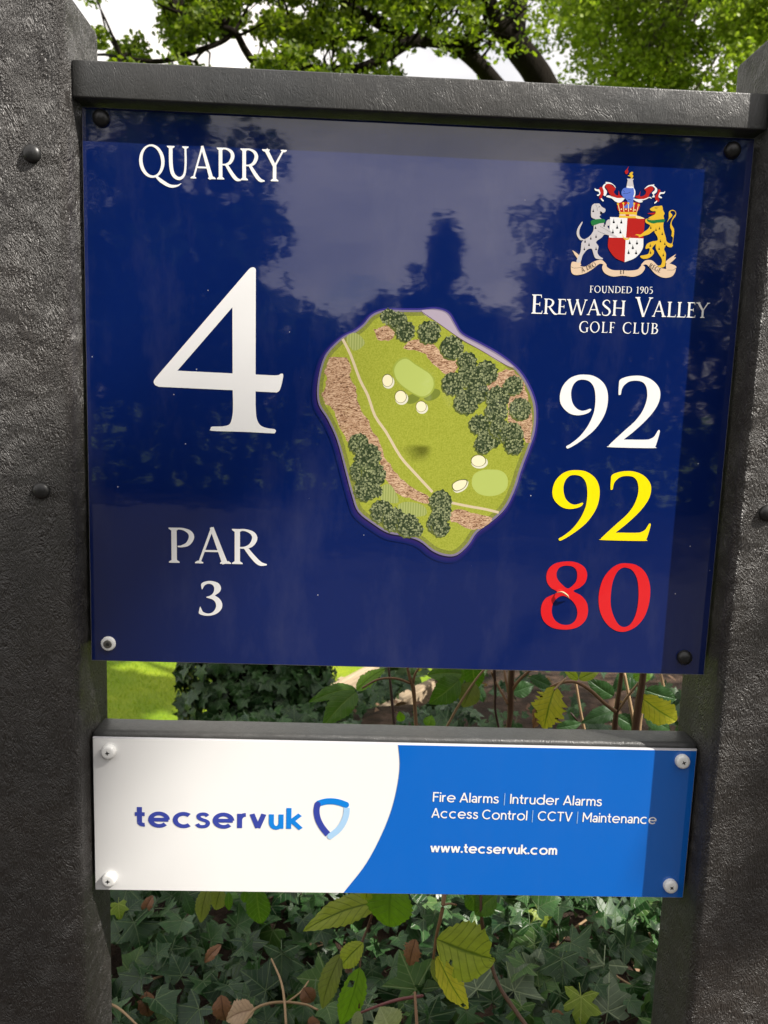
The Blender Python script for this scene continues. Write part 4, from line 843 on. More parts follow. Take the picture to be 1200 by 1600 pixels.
for i in range(42000):
    x = rng.uniform(-13, 13); hp.append((x, -7.2+rng.uniform(-.4, .4), rng.uniform(0, 1.72+.12*math.sin(x*.9)+.08*math.sin(x*2.3))))
hd = thing('added_hedge', 'long unseen leafy row added behind the viewer to darken the panel reflection', 'added_hedge', (0, -7.2, 0)); tag(leaf_cloud('foliage', np.array(hp)-np.array([0, -7.2, 0]), .13, M_added_hedge, hd, .2, True), kind='stuff')
tag(tubes_mesh('stems', [([(x, 0, -.2), (x+.1, .05, .8), (x+.25, 0, 1.4)], [.05, .04, .015]) for x in np.arange(-12.5, 13, .8)], M_bark, hd, 5, 2), kind='stuff')
def sunpt(u, v, X): return (X, u-X/1.95, v+X*2.2/1.95)
# small tree right of the sign: it shades the ivy bed and the right-hand post
ex = []
for u, v, r, n_ in ((.30, .05, .13, 500), (.32, .28, .12, 500), (.31, .45, .09, 300), (.42, -.3, .16, 500), (.50, .62, .18, 600), (.62, 1.0, .22, 700), (.42, .95, .12, 250), (.40, -.62, .14, 400), (.8, 1.35, .25, 500)):
    ex.append((*sunpt(u, v, 3.0), r, n_))
simple_tree('small_tree', 'small dense tree growing to the right of the sign, shading the ivy', (3.7, .55, 0), sunpt(1.38, .05, 3.0), (1.0, .95, .95), 60, 6200, .075, M_oak, M_bark2, clump=.30, extra=ex, trunk=.07)
# tall tree further right; one of its twigs shades the left post
ex = [(*sunpt(-.265, .98, 7.), .10, 400), (*sunpt(-.27, 1.16, 7.), .09, 260), (*sunpt(-.30, .80, 7.), .10, 300), (*sunpt(-.31, .60, 7.), .10, 200), (*sunpt(-.18, 1.12, 6.9), .055, 34)]
simple_tree('tall_tree', 'tall spreading tree standing well to the right of the sign', (10.9, -10.4, 0), (10.4, -10.2, 10.0), (2.2, 2.0, 2.4), 80, 14000, .085, M_oak, M_bark2, clump=.26, extra=ex, trunk=.25)
# garden tree that streaks the lower lawn with shade
simple_tree('lawn_tree', 'open crowned tree beside the lower lawn, right of the sign', (5.6, 3.6, -.6), (4.3, 2.9, 5.9), (1.7, 1.7, 1.2), 16, 7500, .14, M_oak, M_bark2, clump=.24, trunk=.16)

# mown grass blades on the part of the lower lawn seen under the panel
n = 26000
gx = rng.uniform(-3.4, -.6, n); gy = rng.uniform(4.4, 9.5, n); gz = hgt(gx, gy)
b0 = np.stack([gx, gy, gz-.004], 1); an = rng.uniform(0, PI, n); sd = np.stack([np.cos(an), np.sin(an), 0*an], 1)*.0028; tp = b0+np.stack([rng.normal(0, .012, n), rng.normal(0, .012, n), rng.uniform(.018, .042, n)], 1)
Vg = np.stack([b0-sd, b0+sd, tp], 1).reshape(-1, 3)
m_blade = leafmat('grass_blade', (.13, .235, .007), (.26, .32, .012), .3, .6)
tag(np_mesh('grass', Vg, np.arange(3*n).reshape(-1, 3), m_blade, attr=np.repeat(rng.uniform(0, 1, n), 3)), 'short sunlit mown grass of the lower lawn', 'grass', kind='stuff')

# ------------------------------------------------------------------ two timber edging boards on the bank
m_wood, N = mat('weathered_timber', (.30, .23, .15), .8, .2); oc = N.obj()
f = N.noise(N.mapping(oc, (2, 40, 40)), 1., 5, .65); N.l(N.ramp(f, [(.3, (.20, .15, .10)), (.55, (.38, .30, .20)), (.8, (.50, .41, .29))]), N.b.inputs['Base Color'])
bp = N.a('ShaderNodeBump', {'Strength': .5, 'Distance': .004}); N.l(f, bp.inputs['Height']); N.l(bp.outputs[0], N.b.inputs['Normal'])
def board(p, q, h, th, label):
    p = np.array(p); q = np.array(q); L_ = np.linalg.norm(q-p)
    V = []; F = []; n = 12
    prof = [(-th/2, -h/2), (th/2, -h/2), (th/2, h/2-.006), (th/2-.006, h/2), (-th/2+.006, h/2), (-th/2, h/2-.006)]
    for i in range(n+1):
        for a, b in prof: V.append((L_*(i/n-.5), a+.003*math.sin(i*1.7), b+.003*math.cos(i*2.3+a*40)))
    k = len(prof)
    for i in range(n):
        for j in range(k): F.append((i*k+j, i*k+(j+1) % k, (i+1)*k+(j+1) % k, (i+1)*k+j))
    F += [tuple(range(k))[::-1], tuple(range(n*k, n*k+k))]
    o = mesh_obj('timber_edging_board', V, F, m_wood); d = (q-p)/L_
    o.matrix_world = Matrix.Translation(Vector((p+q)/2)) @ Matrix(((d[0], -d[1], 0), (d[1], d[0], 0), (0, 0, 1))).to_4x4()
    tag(o, label, 'timber board', 'timber boards edging the bank')
    for s_ in (-.3, .32):
        st_ = mesh_obj('stake', [(s_*L_+a, th/2+b, c) for a in (-.02, .02) for b in (.002, .03) for c in (-.35, h/2-.012)], [(0, 1, 3, 2), (4, 6, 7, 5), (0, 4, 5, 1), (2, 3, 7, 6), (0, 2, 6, 4), (1, 5, 7, 3)], m_wood, o)
def through(x1, y1, x2, y2, D):
    """level line seen through two photo points, its first point D metres away"""
    a = CAM+ray(x1, y1)/np.linalg.norm(ray(x1, y1))*D; d2 = ray(x2, y2); t = (a[2]-CAM[2])/d2[2]; b = CAM+d2*t; return a, b
a, b = through(600, 1117, 690, 1066, 3.0); d = b-a; board(a-d*1.6, b+d*2.2, .068, .05, 'weathered timber edging board, the nearer and lower one seen in the gap')
a, b = through(520, 1083, 584, 1047, 3.9); d = b-a; board(a-d*.55, b+d*3.0, .072, .05, 'weathered timber edging board, the farther one beside the ivy clump')

# ------------------------------------------------------------------ ivy
def ivy_mesh(name, m, var):
    r = random.Random(var); pts = [(.0, .0), (.14, -.16), (.34, -.24), (.60, -.22), (.50, .0), (.36, .10), (.50, .22), (.78, .42), (.54, .47), (.32, .50), (.19, .76), (0, 1.02)]
    if var % 3 == 1: pts = [(.0, 0), (.18, -.15), (.44, -.12), (.58, .02), (.42, .13), (.50, .27), (.66, .50), (.47, .54), (.31, .60), (.18, .82), (0, 1.0)]
    L_ = [(x*(1+r.uniform(-.08, .08)), y+r.uniform(-.03, .03)) for x, y in pts]; Rr = [(-x*(1+r.uniform(-.14, .08)), y+r.uniform(-.04, .04)) for x, y in pts[1:-1]][::-1]
    out = L_+Rr; inner = [(0, .02), (.12, .03), (.17, .28), (.0, .62), (-.17, .28), (-.12, .03)]
    V2 = out+[(x, y) for x, y in inner]+[(0, .3)]
    no = len(out)
    v, e, f, *_ = geometry.delaunay_2d_cdt([Vector(p) for p in V2], [], [list(range(no))], 0, 1e-5, True)
    f = [q for q, o_ in zip(f, _[-1]) if o_]
    cup = r.uniform(-.25, .35); fold = r.uniform(.08, .35); curl = r.uniform(.1, .9)
    V3 = [(p[0], p[1], fold*abs(p[0])+cup*(p[0]**2)-curl*max(0, p[1]-.3)**2 + .03*math.sin(9*p[0]+var)*abs(p[0])) for p in v]
    # petiole as a thin strip
    o = len(V3); V3 += [(-.016, .0, -.012), (.016, 0, -.012), (.012, -.42, -.26), (-.012, -.42, -.26)]
    F3 = [tuple(q) for q in f]+[(o, o+1, o+2, o+3)]
    me = bpy.data.meshes.new(name); me.from_pydata([tuple(p) for p in V3], [], F3); me.materials.append(m)
    u = me.uv_layers.new(name='uv')
    for l in me.loops: p = V3[l.vertex_index]; u.data[l.index].uv = (p[0], p[1])
    me.polygons.foreach_set('use_smooth', [True]*len(me.polygons)); me.update(); return me
IV = [ivy_mesh('ivy_leaf_shape', M_ivy, i) for i in range(7)]
IVp = [ivy_mesh('ivy_leaf_pale_shape', M_ivy_pale, i+20) for i in range(3)]; IVy = [ivy_mesh('ivy_leaf_yellow_shape', M_ivy_yel, 30), ivy_mesh('ivy_leaf_yellow_shape', M_ivy_yel, 31)]; IVl = [ivy_mesh('ivy_leaf_mid_shape', M_ivy_lite, i+40) for i in range(3)]
def leaf_frame(P, nrm, tipdir, s):
    nrm = nrm/np.linalg.norm(nrm); y = tipdir-(tipdir@nrm)*nrm; y /= np.linalg.norm(y); x = np.cross(y, nrm)
    Mx = Matrix(((x[0]*s, y[0]*s, nrm[0]*s, P[0]), (x[1]*s, y[1]*s, nrm[1]*s, P[1]), (x[2]*s, y[2]*s, nrm[2]*s, P[2]), (0, 0, 0, 1))); return Mx
def place_leaf(me, Mx, parent, label=None):
    o = bpy.data.objects.new('leaf', me); link(o, parent); o.matrix_basis = Mx
    if label: o['label'] = label
    return o
def join_leaves(name, mats_list, items, parent):
    """items: (mesh, matrix) -> one stuff mesh with uv and tint"""
    Vs, Fs, Us, Ts = [], [], [], []; o = 0
    cache = {}
    for me, Mx in items:
        if me.name not in cache:
            v = np.array([p.co[:] for p in me.vertices]); me.calc_loop_triangles(); t = np.array([q.vertices[:] for q in me.loop_triangles]); cache[me.name] = (v, t)
        v, t = cache[me.name]; A_ = np.array(Mx); Vs.append(v@A_[:3, :3].T+A_[:3, 3]); Fs.append(t+o); Us.append(v[:, :2]); Ts.append(np.full(len(v), rng.random())); o += len(v)
    return tag(np_mesh(name, np.concatenate(Vs), np.concatenate(Fs), mats_list, parent, True, np.concatenate(Ts), np.concatenate(Us)), kind='stuff')
def on_board(u, v, w): return (555 < u < 705 and abs(v-(1128-.57*(u-578))) < 25 and w < 3.1) or (500 < u < 600 and abs(v-(1080-.5*(u-512))) < 19 and w < 4)
def proj(P):
    c = (np.array(P)-CAM)@RC.T; return 600+1200*c[0]/c[2], 800+1200*c[1]/c[2], c[2]
bedt = thing('ivy', 'dark green ivy carpeting the ground behind and below the sponsor panel', 'ivy', (0, .6, 0)); BO = np.array([0, .6, 0])
items = []
for i in range(7600):
    x = rng.uniform(-1.15, 1.15); y = rng.uniform(.10, 1.9)
    if x > .30 and y > 1.0 and rng.random() < .86: continue
    if y > 1.45 and rng.random() < .4: continue
    if y > .75 and x < -.245*(y+.72)-.02*math.sin(y*20): continue
    z = float(hgt(x, y))+.03+.075*rng.random()+.035*math.sin(9*x+2)*math.cos(7*y)
    s = rng.uniform(.016, .030) if rng.random() < .35 else rng.uniform(.024, .046)*(1.1 if y < .9 else .95)
    nn = np.array([0, -.55, .85])+rng.normal(size=3)*.5; td = rng.normal(size=3)+np.array([0, -.7, -.5])
    items.append((IV[rng.integers(7)] if rng.random() < .90 else IVl[rng.integers(3)], leaf_frame(np.array([x, y, z]), nn, td, s), x, y, z, s))
def score(t):
    u, v, w = proj(t[2:5]); return (170 < u < 1040 and 1370 < v < 1640), t[5]/w
vis = sorted([t for t in items if score(t)[0]], key=lambda t: -score(t)[1]); top = vis[:285]; ids = set(id(t) for t in top)
Mo = Matrix.Translation(-Vector(BO))
for t in top: place_leaf(t[0], Mo @ t[1], bedt)
rest = [t for t in items if id(t) not in ids and not on_board(*proj(t[2:5]))]
join_leaves('foliage', M_ivy, [(t[0], Mo @ t[1]) for t in rest], bedt)
# individually recognisable leaves
def ivy_at(px, py, Y, size_px, meshes, tip, label=None, tilt=(0, -.75, .65)):
    p = at(px, py, Y); w = proj(p)[2]; s = size_px*w/1200
    td = np.array([tip[0], -.25*abs(tip[1]), -tip[1]])
    o = place_leaf(meshes, Mo @ leaf_frame(p, np.array(tilt), td, s), bedt, label)
ivy_at(944, 1507, .30, 62, IVp[0], (-.35, .75), 'large pale green leaf with white veins', (.1, -.9, .45)); ivy_at(803, 1548, .27, 52, IVp[1], (.5, -.9), 'pale leaf with white veins')
ivy_at(950, 1580, .24, 55, IVp[2], (.1, -.8), 'pale leaf with white veins'); ivy_at(908, 1557, .24, 46, IVy[0], (-.1, .8), 'bright yellow green leaf', (0, -.8, .7))
ivy_at(835, 1475, .36, 50, IVl[0], (-.8, .3)); ivy_at(830, 1520, .30, 40, IVp[1], (.3, -.8)); ivy_at(745, 1545, .27, 60, IVp[2], (-.1, -.6), 'grey green veined leaf')
ivy_at(890, 1480, .40, 24, IVy[1], (-.4, .8)); ivy_at(842, 1425, .42, 28, IVy[0], (.2, .8), 'small yellow leaf'); ivy_at(1000, 1412, .5, 50, IVl[1], (-.3, .9)); ivy_at(980, 1450, .46, 48, IVl[2], (.1, .9))
ivy_at(242, 1455, .45, 42, IVl[0], (-.2, .8)); ivy_at(270, 1482, .42, 40, IVl[1], (.5, .6)); ivy_at(262, 1590, .30, 44, IVl[2], (-.1, .6)); ivy_at(205, 1520, .38, 40, IVl[0], (.1, -.8))
ivy_at(185, 1412, .45, 24, IVy[1], (.2, .8), 'small bright green leaf')
ivy_at(575, 1570, .28, 34, IVp[0], (-.3, .5)); ivy_at(650, 1545, .30, 60, IVl[2], (-.2, -.7)); ivy_at(345, 1580, .32, 44, IVl[1], (.2, -.8))
m_twig, N = mat('dry_twig', (.30, .20, .11), .7, .3); m_stem, N = mat('brown_stem', (.085, .042, .022), .5, .4); m_stem2, N = mat('tan_stem', (.20, .11, .055), .55, .4); m_stem3 = mat('red_stem', (.16, .045, .045), .5)[0]; m_stem4 = mat('dark_stem', (.05, .022, .018), .5)[0]
def pxtube(name, pts, wpx, m, parent, off, n=7):
    P = []; R = []
    for i, p in enumerate(pts):
        q = np.array(at(p[0], p[1], p[2])); P.append(tuple(q-off)); w = wpx[i] if hasattr(wpx, '__len__') else wpx; R.append(w*.5*proj(q)[2]/1200)
    return tube_obj(name, P, R, m, parent, n, 5)
pxtube('stem', [(378, 1602, .16), (400, 1575, .2), (435, 1566, .24), (475, 1569, .25), (497, 1578, .24)], [4, 4, 4, 3.5, 3], m_twig, bedt, BO)
pxtube('stem', [(424, 1498, .34), (438, 1530, .28), (444, 1560, .24), (447, 1602, .2)], [2.5, 3.5, 4, 4], m_twig, bedt, BO)
pxtube('stem', [(160, 1565, .28), (185, 1575, .26), (215, 1602, .2)], [4, 4, 3], m_twig, bedt, BO)
pxtube('stem', [(222, 1535, .36), (250, 1526, .36), (278, 1516, .38)], [3, 3.5, 4], m_twig, bedt, BO)
pxtube('stem', [(868, 1477, .42), (898, 1450, .44), (936, 1424, .46)], [5, 4, 3], m_twig, bedt, BO)
pxtube('stem', [(828, 1510, .36), (845, 1498, .37), (858, 1488, .38)], [5, 5, 4], m_twig, bedt, BO)
pxtube('stem', [(952, 1518, .33), (970, 1530, .32), (991, 1543, .31)], [4, 4, 4], m_twig, bedt, BO)
pxtube('stem', [(1006, 1448, .44), (1014, 1458, .43), (1021, 1469, .42)], [4, 5, 5], m_twig, bedt, BO)
pxtube('stem', [(450, 1565, .27), (470, 1550, .29), (482, 1533, .32)], [3, 3, 2.5], m_twig, bedt, BO)

# ivy clad stump seen between the panels
stump = thing('ivy_clad_stump', 'round clump of dark ivy on a stump beside the sunny lawn', 'ivy', (-.375, 1.80, -.05)); SO = np.array([-.375, 1.80, -.05])
tube_obj('trunk', [(0, 0, -.6), (0, 0, .3), (0, 0, .62)], [.15, .14, .10], M_bark, stump, 10)
items = []
for i in range(3600):
    a = rng.uniform(0, 2*PI); z = rng.uniform(-.45, .70); rr = .235*(1-.55*max(0, z-.45)/.25)+rng.uniform(-.03, .03)
    p = SO+np.array([rr*math.cos(a)*1.0, rr*math.sin(a), z]); nn = np.array([math.cos(a), math.sin(a), .35])+rng.normal(size=3)*.35; td = np.array([0, 0, -1.])+rng.normal(size=3)*.5
    items.append((IV[rng.integers(7)], leaf_frame(p, nn, td, rng.uniform(.027, .046)), p))
Ms = Matrix.Translation(-Vector(SO)); front = []
for t in items:
    u, v, w = proj(t[2])
    if 1025 < v < 1145 and t[2][1] < SO[1]: front.append(t)
front = front[:290]; ids = set(id(t) for t in front)
for t in front: place_leaf(t[0], Ms @ t[1], stump)
join_leaves('foliage', M_ivy, [(t[0], Ms @ t[1]) for t in items if id(t) not in ids], stump)
# rough evergreen undergrowth on the bank round the boards
items = []
for i in range(3800):
    x = rng.uniform(-.75, 3.2); y = rng.uniform(1.9, 4.3)
    if x > .35+.05*y and y < 2.7 and rng.random() < .92: continue
    z = float(hgt(x, y))+rng.uniform(0, .16)*(1 if x < .6 else .6)
    u, v, w = proj((x, y, z))
    if on_board(u, v, w): continue
    items.append((IV[rng.integers(7)], leaf_frame(np.array([x, y, z]), np.array([0, -.5, .8])+rng.normal(size=3)*.5, rng.normal(size=3), rng.uniform(.035, .065))))
o = join_leaves('bank_undergrowth', M_dark, items, None); tag(o, 'dark leafy undergrowth covering the bank round the timber boards', 'undergrowth')

# ------------------------------------------------------------------ the shrub between the sign and the ivy
def slm(name, c, c2, vein, tr=.4): return leafmat(name, c, c2, tr, .42, vein, 'ov', .35)
SLM = {'yg': slm('shrub_leaf_yellow_green', (.28, .34, .03), (.33, .38, .045), (.10, .15, .01)), 'g': slm('shrub_leaf_green', (.065, .15, .012), (.09, .18, .018), (.12, .20, .03)),
       'dg': slm('shrub_leaf_dark_green', (.025, .070, .022), (.035, .085, .025), (.05, .11, .04), .2), 'y': slm('shrub_leaf_yellow', (.46, .42, .05), (.50, .45, .06), (.16, .22, .02)),
       'o': slm('shrub_leaf_olive', (.17, .20, .05), (.20, .22, .055), (.08, .10, .02)), 'bg': slm('shrub_leaf_bright_green', (.13, .26, .012), (.16, .30, .02), (.09, .18, .01)),
       'p': slm('shrub_leaf_pale', (.26, .30, .15), (.30, .33, .18), (.35, .38, .22), .3), 'b': slm('withered_leaf', (.20, .095, .05), (.26, .13, .07), (.10, .05, .03), .1), 't': slm('tan_dead_leaf', (.38, .26, .16), (.42, .30, .19), (.25, .16, .1), .1)}
def ovate(kind, B, T, width, up, seed=0, round_=.5, ser=.05, bend=.20, fold=.28, rag=0., bites=()):
    """a serrated leaf from base B to tip T lying across 'up'"""
    r = random.Random(seed); B = np.array(B); T = np.array(T); ax = T-B; L_ = np.linalg.norm(ax); y = ax/L_
    n = up-(up@y)*y; n /= np.linalg.norm(n); x = np.cross(y, n); nl, nw = 22, 6; V = []; U = []; F = []
    for i in range(nl+1):
        t = i/nl; prof = (math.sin(PI*min(1, t**(.55+.5*round_)))**(.85-.25*round_)) if 0 < t < 1 else 0.0
        prof *= 1-.25*max(0, t-.6)/.4
        for j in range(-nw, nw+1):
            s = j/nw; w = width/2*prof
            if abs(j) == nw: w *= 1+ser*(1 if i % 2 else -1)+r.uniform(-rag, rag)
            u_ = s*w; h_ = -bend*L_*(2*t-1)**2*.6+fold*abs(u_)-.5*abs(u_)**2/max(width, 1e-3)+.012*L_*math.sin(t*19+abs(s)*2)*abs(s)
            V.append(B+y*t*L_+x*u_+n*h_); U.append((s, t))
    k = 2*nw+1
    for i in range(nl):
        for j in range(k-1):
            s = (j+.5)/k*2-1; t = (i+.5)/nl
            if any((s-bx)**2/bw**2+(t-by)**2/bh**2 < 1 for bx, by, bw, bh in bites): continue
            F.append((i*k+j, i*k+j+1, (i+1)*k+j+1, (i+1)*k+j))
    return np.array(V), np.array(F), np.array(U)
shr = thing('shrub', 'leggy shrub with yellowing serrated leaves growing behind the sign', 'shrub', (.12, .2, 0)); HO = np.array([.12, .2, 0])
cnt = [0]
def sleaf(kind, b, t, wpx, Y, dY=0., roll=0., parent=shr, off=HO, label=None, **k):
    cnt[0] += 1; B = at(b[0], b[1], Y); T = at(t[0], t[1], Y+dY); w = wpx*proj(B)[2]/1200
    view = CAM-(B+T)/2; view /= np.linalg.norm(view); axu = (T-B)/np.linalg.norm(T-B)
    up = np.array(Matrix.Rotation(roll, 3, Vector(axu)) @ Vector(view)); w /= max(.3, math.cos(roll))
    V_, F_, U_ = ovate(kind, B, T, w, up, cnt[0], **k)
    o = np_mesh('leaf', V_-off, F_, SLM[kind], parent, True, None, U_)
    if label: o['label'] = label
    return o
# upper window
sleaf('g', (557, 1071), (483, 1093), 24, .30, -.03, .5); sleaf('bg', (556, 1076), (601, 1042), 22, .30, .02, -.6, rag=.15); sleaf('g', (556, 1078), (503, 1133), 38, .27, -.03, .35)
sleaf('g', (722, 1050), (668, 1053), 34, .26, 0, .4); sleaf('g', (720, 1062), (672, 1100), 40, .25, -.02, -.2); sleaf('g', (735, 1040), (742, 1078), 30, .28, 0, .3, bends=0) if False else sleaf('g', (737, 1036), (744, 1078), 34, .28, 0, .3)
sleaf('g', (715, 1038), (700, 1086), 34, .27, 0, -.3); sleaf('o', (741, 1068), (722, 1106), 36, .25, 0, .2, label='yellowing leaf'); sleaf('dg', (748, 1076), (756, 1098), 16, .4, 0, 0)
sleaf('y', (866, 1074), (848, 1142), 46, .22, .0, .15, rag=.28, ser=.12, label='ragged yellow leaf with browned edge', round_=.8)
sleaf('b', (862, 1078), (828, 1140), 22, .24, .01, .5, rag=.3, label='withered dark edge leaf')
sleaf('y', (1002, 1092), (1062, 1132), 44, .24, .02, .2, label='pale yellow leaf beside the right post', rag=.1, round_=.8); sleaf('dg', (1010, 1080), (1060, 1094), 30, .34, 0, .2); sleaf('dg', (966, 1108), (908, 1128), 26, .32, 0, .3)
sleaf('dg', (960, 1090), (918, 1062), 28, .36, 0, -.2); sleaf('dg', (1000, 1046), (955, 1080), 30, .45, 0, .2); sleaf('yg', (905, 1062), (880, 1044), 14, .3, 0, .3); sleaf('yg', (905, 1060), (938, 1046), 18, .3, 0, -.3)
sleaf('dg', (800, 1082), (835, 1070), 26, .5, 0, 0); sleaf('dg', (830, 1058), (866, 1075), 20, .6, 0, 0); sleaf('dg', (965, 1120), (1000, 1140), 26, .4, 0, 0); sleaf('dg', (1010, 1120), (1050, 1142), 26, .45, 0, 0); sleaf('dg', (870, 1138), (910, 1130), 18, .4, 0, .2)
sleaf('bg', (628, 1128), (624, 1112), 14, .35, 0, 0); sleaf('g', (668, 1136), (675, 1118), 20, .4, 0, 0); sleaf('g', (990, 1060), (1024, 1046), 24, .4, 0, 0); sleaf('y', (652, 1048), (660, 1040), 8, .3, 0, 0)
# lower window
sleaf('yg', (592, 1402), (471, 1449), 40, .17, -.02, .45, label='long yellow green leaf below the sponsor panel'); sleaf('yg', (571, 1407), (574, 1392), 20, .16, 0, 0, round_=.9)
sleaf('bg', (612, 1376), (606, 1452), 72, .16, -.01, .25, round_=.95, label='broad bright green toothed leaf'); sleaf('yg', (600, 1380), (588, 1408), 24, .17)
sleaf('yg', (565, 1474), (529, 1512), 33, .18, 0, .2, round_=.9); sleaf('o', (527, 1496), (498, 1582), 32, .18, 0, .35, label='dull olive leaf hanging down'); sleaf('bg', (563, 1520), (533, 1610), 40, .16, 0, -.3, bites=((.35, .22, .25, .05),), label='bright green leaf with a hole')
sleaf('p', (612, 1618), (596, 1576), 54, .12, 0, .2, round_=.8, label='pale leaf at the bottom edge'); sleaf('p', (560, 1582), (556, 1612), 18, .15)
sleaf('g', (400, 1388), (407, 1448), 38, .22, 0, .2, round_=.9); sleaf('o', (322, 1390), (311, 1446), 24, .26, 0, .3); sleaf('g', (384, 1392), (381, 1412), 14, .24); sleaf('g', (357, 1396), (358, 1425), 13, .25); sleaf('o', (344, 1390), (335, 1424), 28, .27, 0, .3); sleaf('dg', (290, 1400), (302, 1432), 20, .3)
sleaf('yg', (683, 1470), (776, 1503), 84, .15, -.01, .2, round_=.95, rag=.06, bites=((.80, .30, .35, .07), (-.75, .93, .5, .06)), label='large round yellow green leaf with nibbled holes')
sleaf('y', (684, 1502), (733, 1586), 34, .15, 0, .3, rag=.06, bites=((.2, .88, .5, .05),), label='long yellow leaf with brown tip')
sleaf('g', (772, 1398), (740, 1430), 36, .20, 0, .3); sleaf('g', (735, 1392), (746, 1426), 30, .21, 0, -.3)
sleaf('b', (648, 1470), (638, 1512), 26, .24, 0, .2, rag=.3, label='shrivelled brown leaf'); sleaf('o', (680, 1498), (686, 1540), 20, .22, 0, 0)
def sstem(pts, w, m, name='stem'): return pxtube(name, pts, w, m, shr, HO)
def to_ground(x, y, Y, X2): return None
sstem([(602, 1005, .33), (608, 1050, .32), (613, 1100, .31), (618, 1160, .30), (622, 1260, .30)], [3, 4, 5, 5, 6], m_stem4)
sstem([(634, 1030, .30), (640, 1058, .30), (645, 1072, .30), (648, 1100, .30), (651, 1160, .29), (650, 1260, .28)], [4, 5, 7, 6, 6, 6], m_stem2)
sstem([(645, 1070, .30), (648, 1055, .30), (654, 1044, .30)], [5, 4, 3], m_stem2); sstem([(642, 1068, .30), (618, 1060, .29), (590, 1062, .29), (566, 1075, .29)], [4, 4, 3.5, 3], m_stem2)
sstem([(766, 1036, .24), (745, 1060, .24), (718, 1100, .24), (698, 1136, .24)], [3, 3.5, 4, 4], m_twig, 'twig')
sstem([(772, 1030, .30), (774, 1080, .30), (774, 1110, .30), (782, 1150, .30)], [5, 4.5, 4, 4], m_stem4)
sstem([(802, 1000, .28), (799, 1060, .28), (798, 1085, .28), (794, 1140, .28), (760, 1300, .25), (752, 1420, .20), (763, 1490, .19), (780, 1540, .17), (802, 1574, .15), (832, 1616, .12)], [9, 10, 10, 9, 8, 6, 6, 6, 7, 7], m_stem)
sstem([(799, 1080, .28), (812, 1062, .27), (832, 1044, .26)], [6, 5, 4], m_stem2); sstem([(794, 1100, .28), (784, 1082, .29), (774, 1064, .3), (768, 1050, .3)], [5, 4, 4, 3], m_stem2); sstem([(797, 1090, .28), (790, 1060, .29), (787, 1040, .3)], [5, 4, 3], m_stem2)
sstem([(866, 1078, .22), (873, 1070, .23), (884, 1060, .24)], [3, 3, 3], m_twig, 'twig')
sstem([(860, 1073, .27), (880, 1066, .27), (900, 1066, .27), (922, 1078, .27), (944, 1098, .27), (962, 1112, .27)], [4, 5, 5, 6, 6, 7], m_stem2)
sstem([(974, 1010, .28), (970, 1060, .28), (963, 1110, .28), (960, 1150, .28), (955, 1300, .28)], [6, 7, 8, 9, 9], m_stem)
sstem([(1008, 1010, .25), (1004, 1060, .25), (998, 1100, .25), (991, 1150, .25), (975, 1300, .25)], [9, 11, 12, 12, 12], m_stem)
sstem([(975, 1050, .4), (982, 1085, .4), (990, 1130, .4), (992, 1160, .4)], [5, 5, 6, 6], m_twig); sstem([(965, 1112, .28), (978, 1092, .27), (998, 1066, .26)], [4, 4, 3], m_twig, 'twig'); sstem([(1004, 1112, .3), (1000, 1130, .3), (998, 1150, .3)], [3, 6, 6], m_twig)
sstem([(892, 1040, .35), (900, 1070, .35), (906, 1105, .35), (914, 1145, .35)], [3, 4, 4, 5], m_twig); sstem([(892, 1114, .34), (902, 1126, .34)], [3, 3], m_stem4, 'twig')
sstem([(1032, 1050, .5), (1038, 1080, .5), (1040, 1100, .5)], [4, 5, 4], m_twig)
sstem([(700, 1330, .24), (694, 1400, .18), (690, 1428, .17), (682, 1462, .17), (677, 1498, .17)], [7, 7, 6, 5, 4], m_stem2); sstem([(692, 1414, .17), (702, 1412, .18), (713, 1414, .19)], [4, 3.5, 3], m_stem2)
sstem([(600, 1330, .22), (590, 1400, .20), (575, 1448, .2), (565, 1476, .19), (562, 1520, .17), (561, 1575, .16)], [5, 4.5, 4, 4, 3.5, 3], m_stem)
sstem([(560, 1584, .17), (590, 1572, .17), (622, 1562, .19), (660, 1556, .24)], [3.5, 4, 5, 5], m_stem3); sstem([(648, 1550, .2), (650, 1580, .18), (652, 1612, .16)], [4, 5, 5], m_stem2)
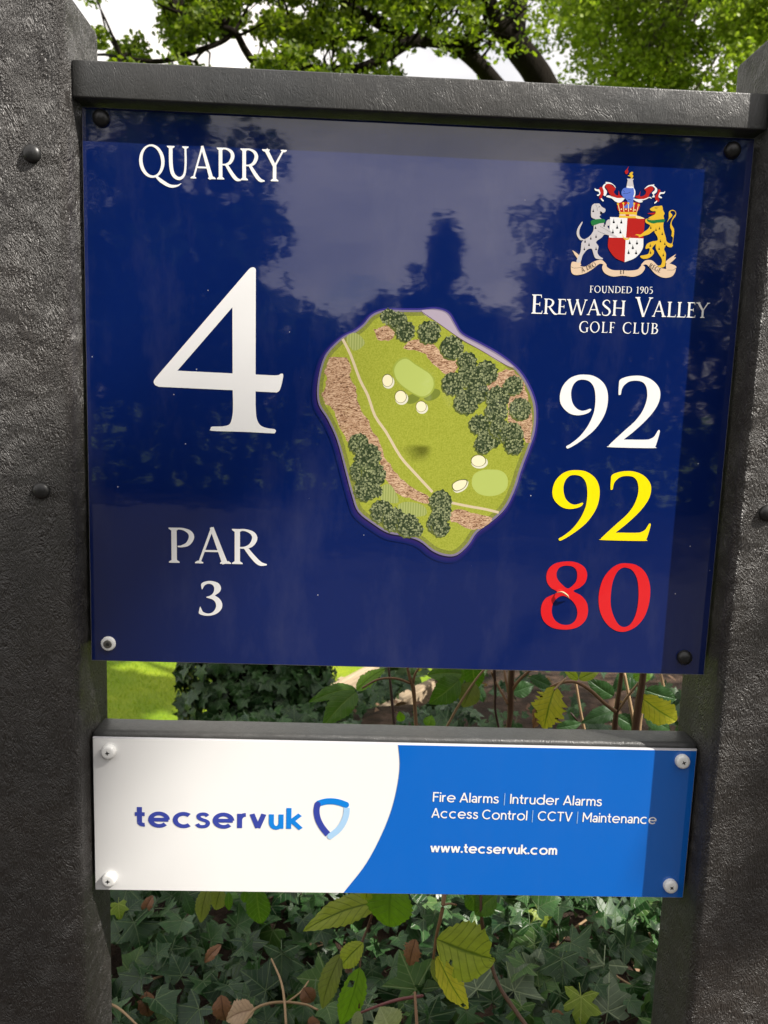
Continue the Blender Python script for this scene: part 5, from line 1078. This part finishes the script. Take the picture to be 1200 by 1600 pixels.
# the stems go down to the soil
for q in ((.02, .30), (.06, .28), (.15, .28), (.25, .27), (.30, .26)):
    pass

# ------------------------------------------------------------------ fallen leaves on the ivy and the soil
DL = [('t', (395, 1575), (350, 1592), 34, .20, 'tan fallen leaf lying at the bottom edge, beside the dry stem', .4), ('b', (342, 1478), (316, 1506), 15, .36, 'curled orange brown leaf among the ivy', .2), ('b', (236, 1402), (222, 1432), 16, .45, 'crumpled brown leaf near the left post, below the panel', .3),
      ('t', (282, 1452), (262, 1466), 10, .42, 'small pinkish dead leaf left of centre in the ivy', 0), ('b', (228, 1554), (232, 1594), 28, .30, 'dull brown dead leaf low by the left post', .2), ('b', (345, 1560), (352, 1600), 30, .26, 'dark brown dead leaf under the ivy near the tan leaf', .2),
      ('b', (475, 1546), (490, 1568), 26, .28, 'reddish brown dead leaf beside the olive leaf', .2), ('b', (480, 1600), (500, 1598), 20, .2, 'brown dead leaf at the bottom edge below the olive leaf', .2), ('b', (866, 1580), (878, 1602), 20, .22, 'brown dead leaf at the bottom edge right of centre', .2),
      ('t', (975, 1558), (992, 1550), 16, .34, 'tan dead leaf beside the right post', .3), ('b', (870, 1550), (886, 1568), 20, .30, 'rust coloured dead leaf left of the yellow green ivy leaf', .2)]
for kd, b, t, w, Y, lab, ro in DL:
    p = np.array(at((b[0]+t[0])/2, (b[1]+t[1])/2, Y)); o = sleaf(kd, b, t, w, Y, 0, ro, None, p, rag=.15, bend=.3, fold=.4); o.location = p; o.name = 'fallen_leaf'
    tag(o, lab, 'fallen leaf', 'dead leaves among the ivy')
# litter of small leaves over the soil under and behind the ivy: nobody could count it
n = 650; lx = rng.uniform(-1.2, 3.0, n); ly = rng.uniform(.1, 3.4, n); lz = hgt(lx, ly)+rng.uniform(.004, .03, n)
m_lit = leafmat('litter_leaf', (.11, .055, .03), (.27, .17, .10), .1, .7)
tag(leaf_cloud('leaf_litter', np.stack([lx, ly, lz], 1), .045, m_lit, None, .8, True), 'brown dead leaf litter scattered over the soil behind the sign', 'leaf litter', kind='stuff')
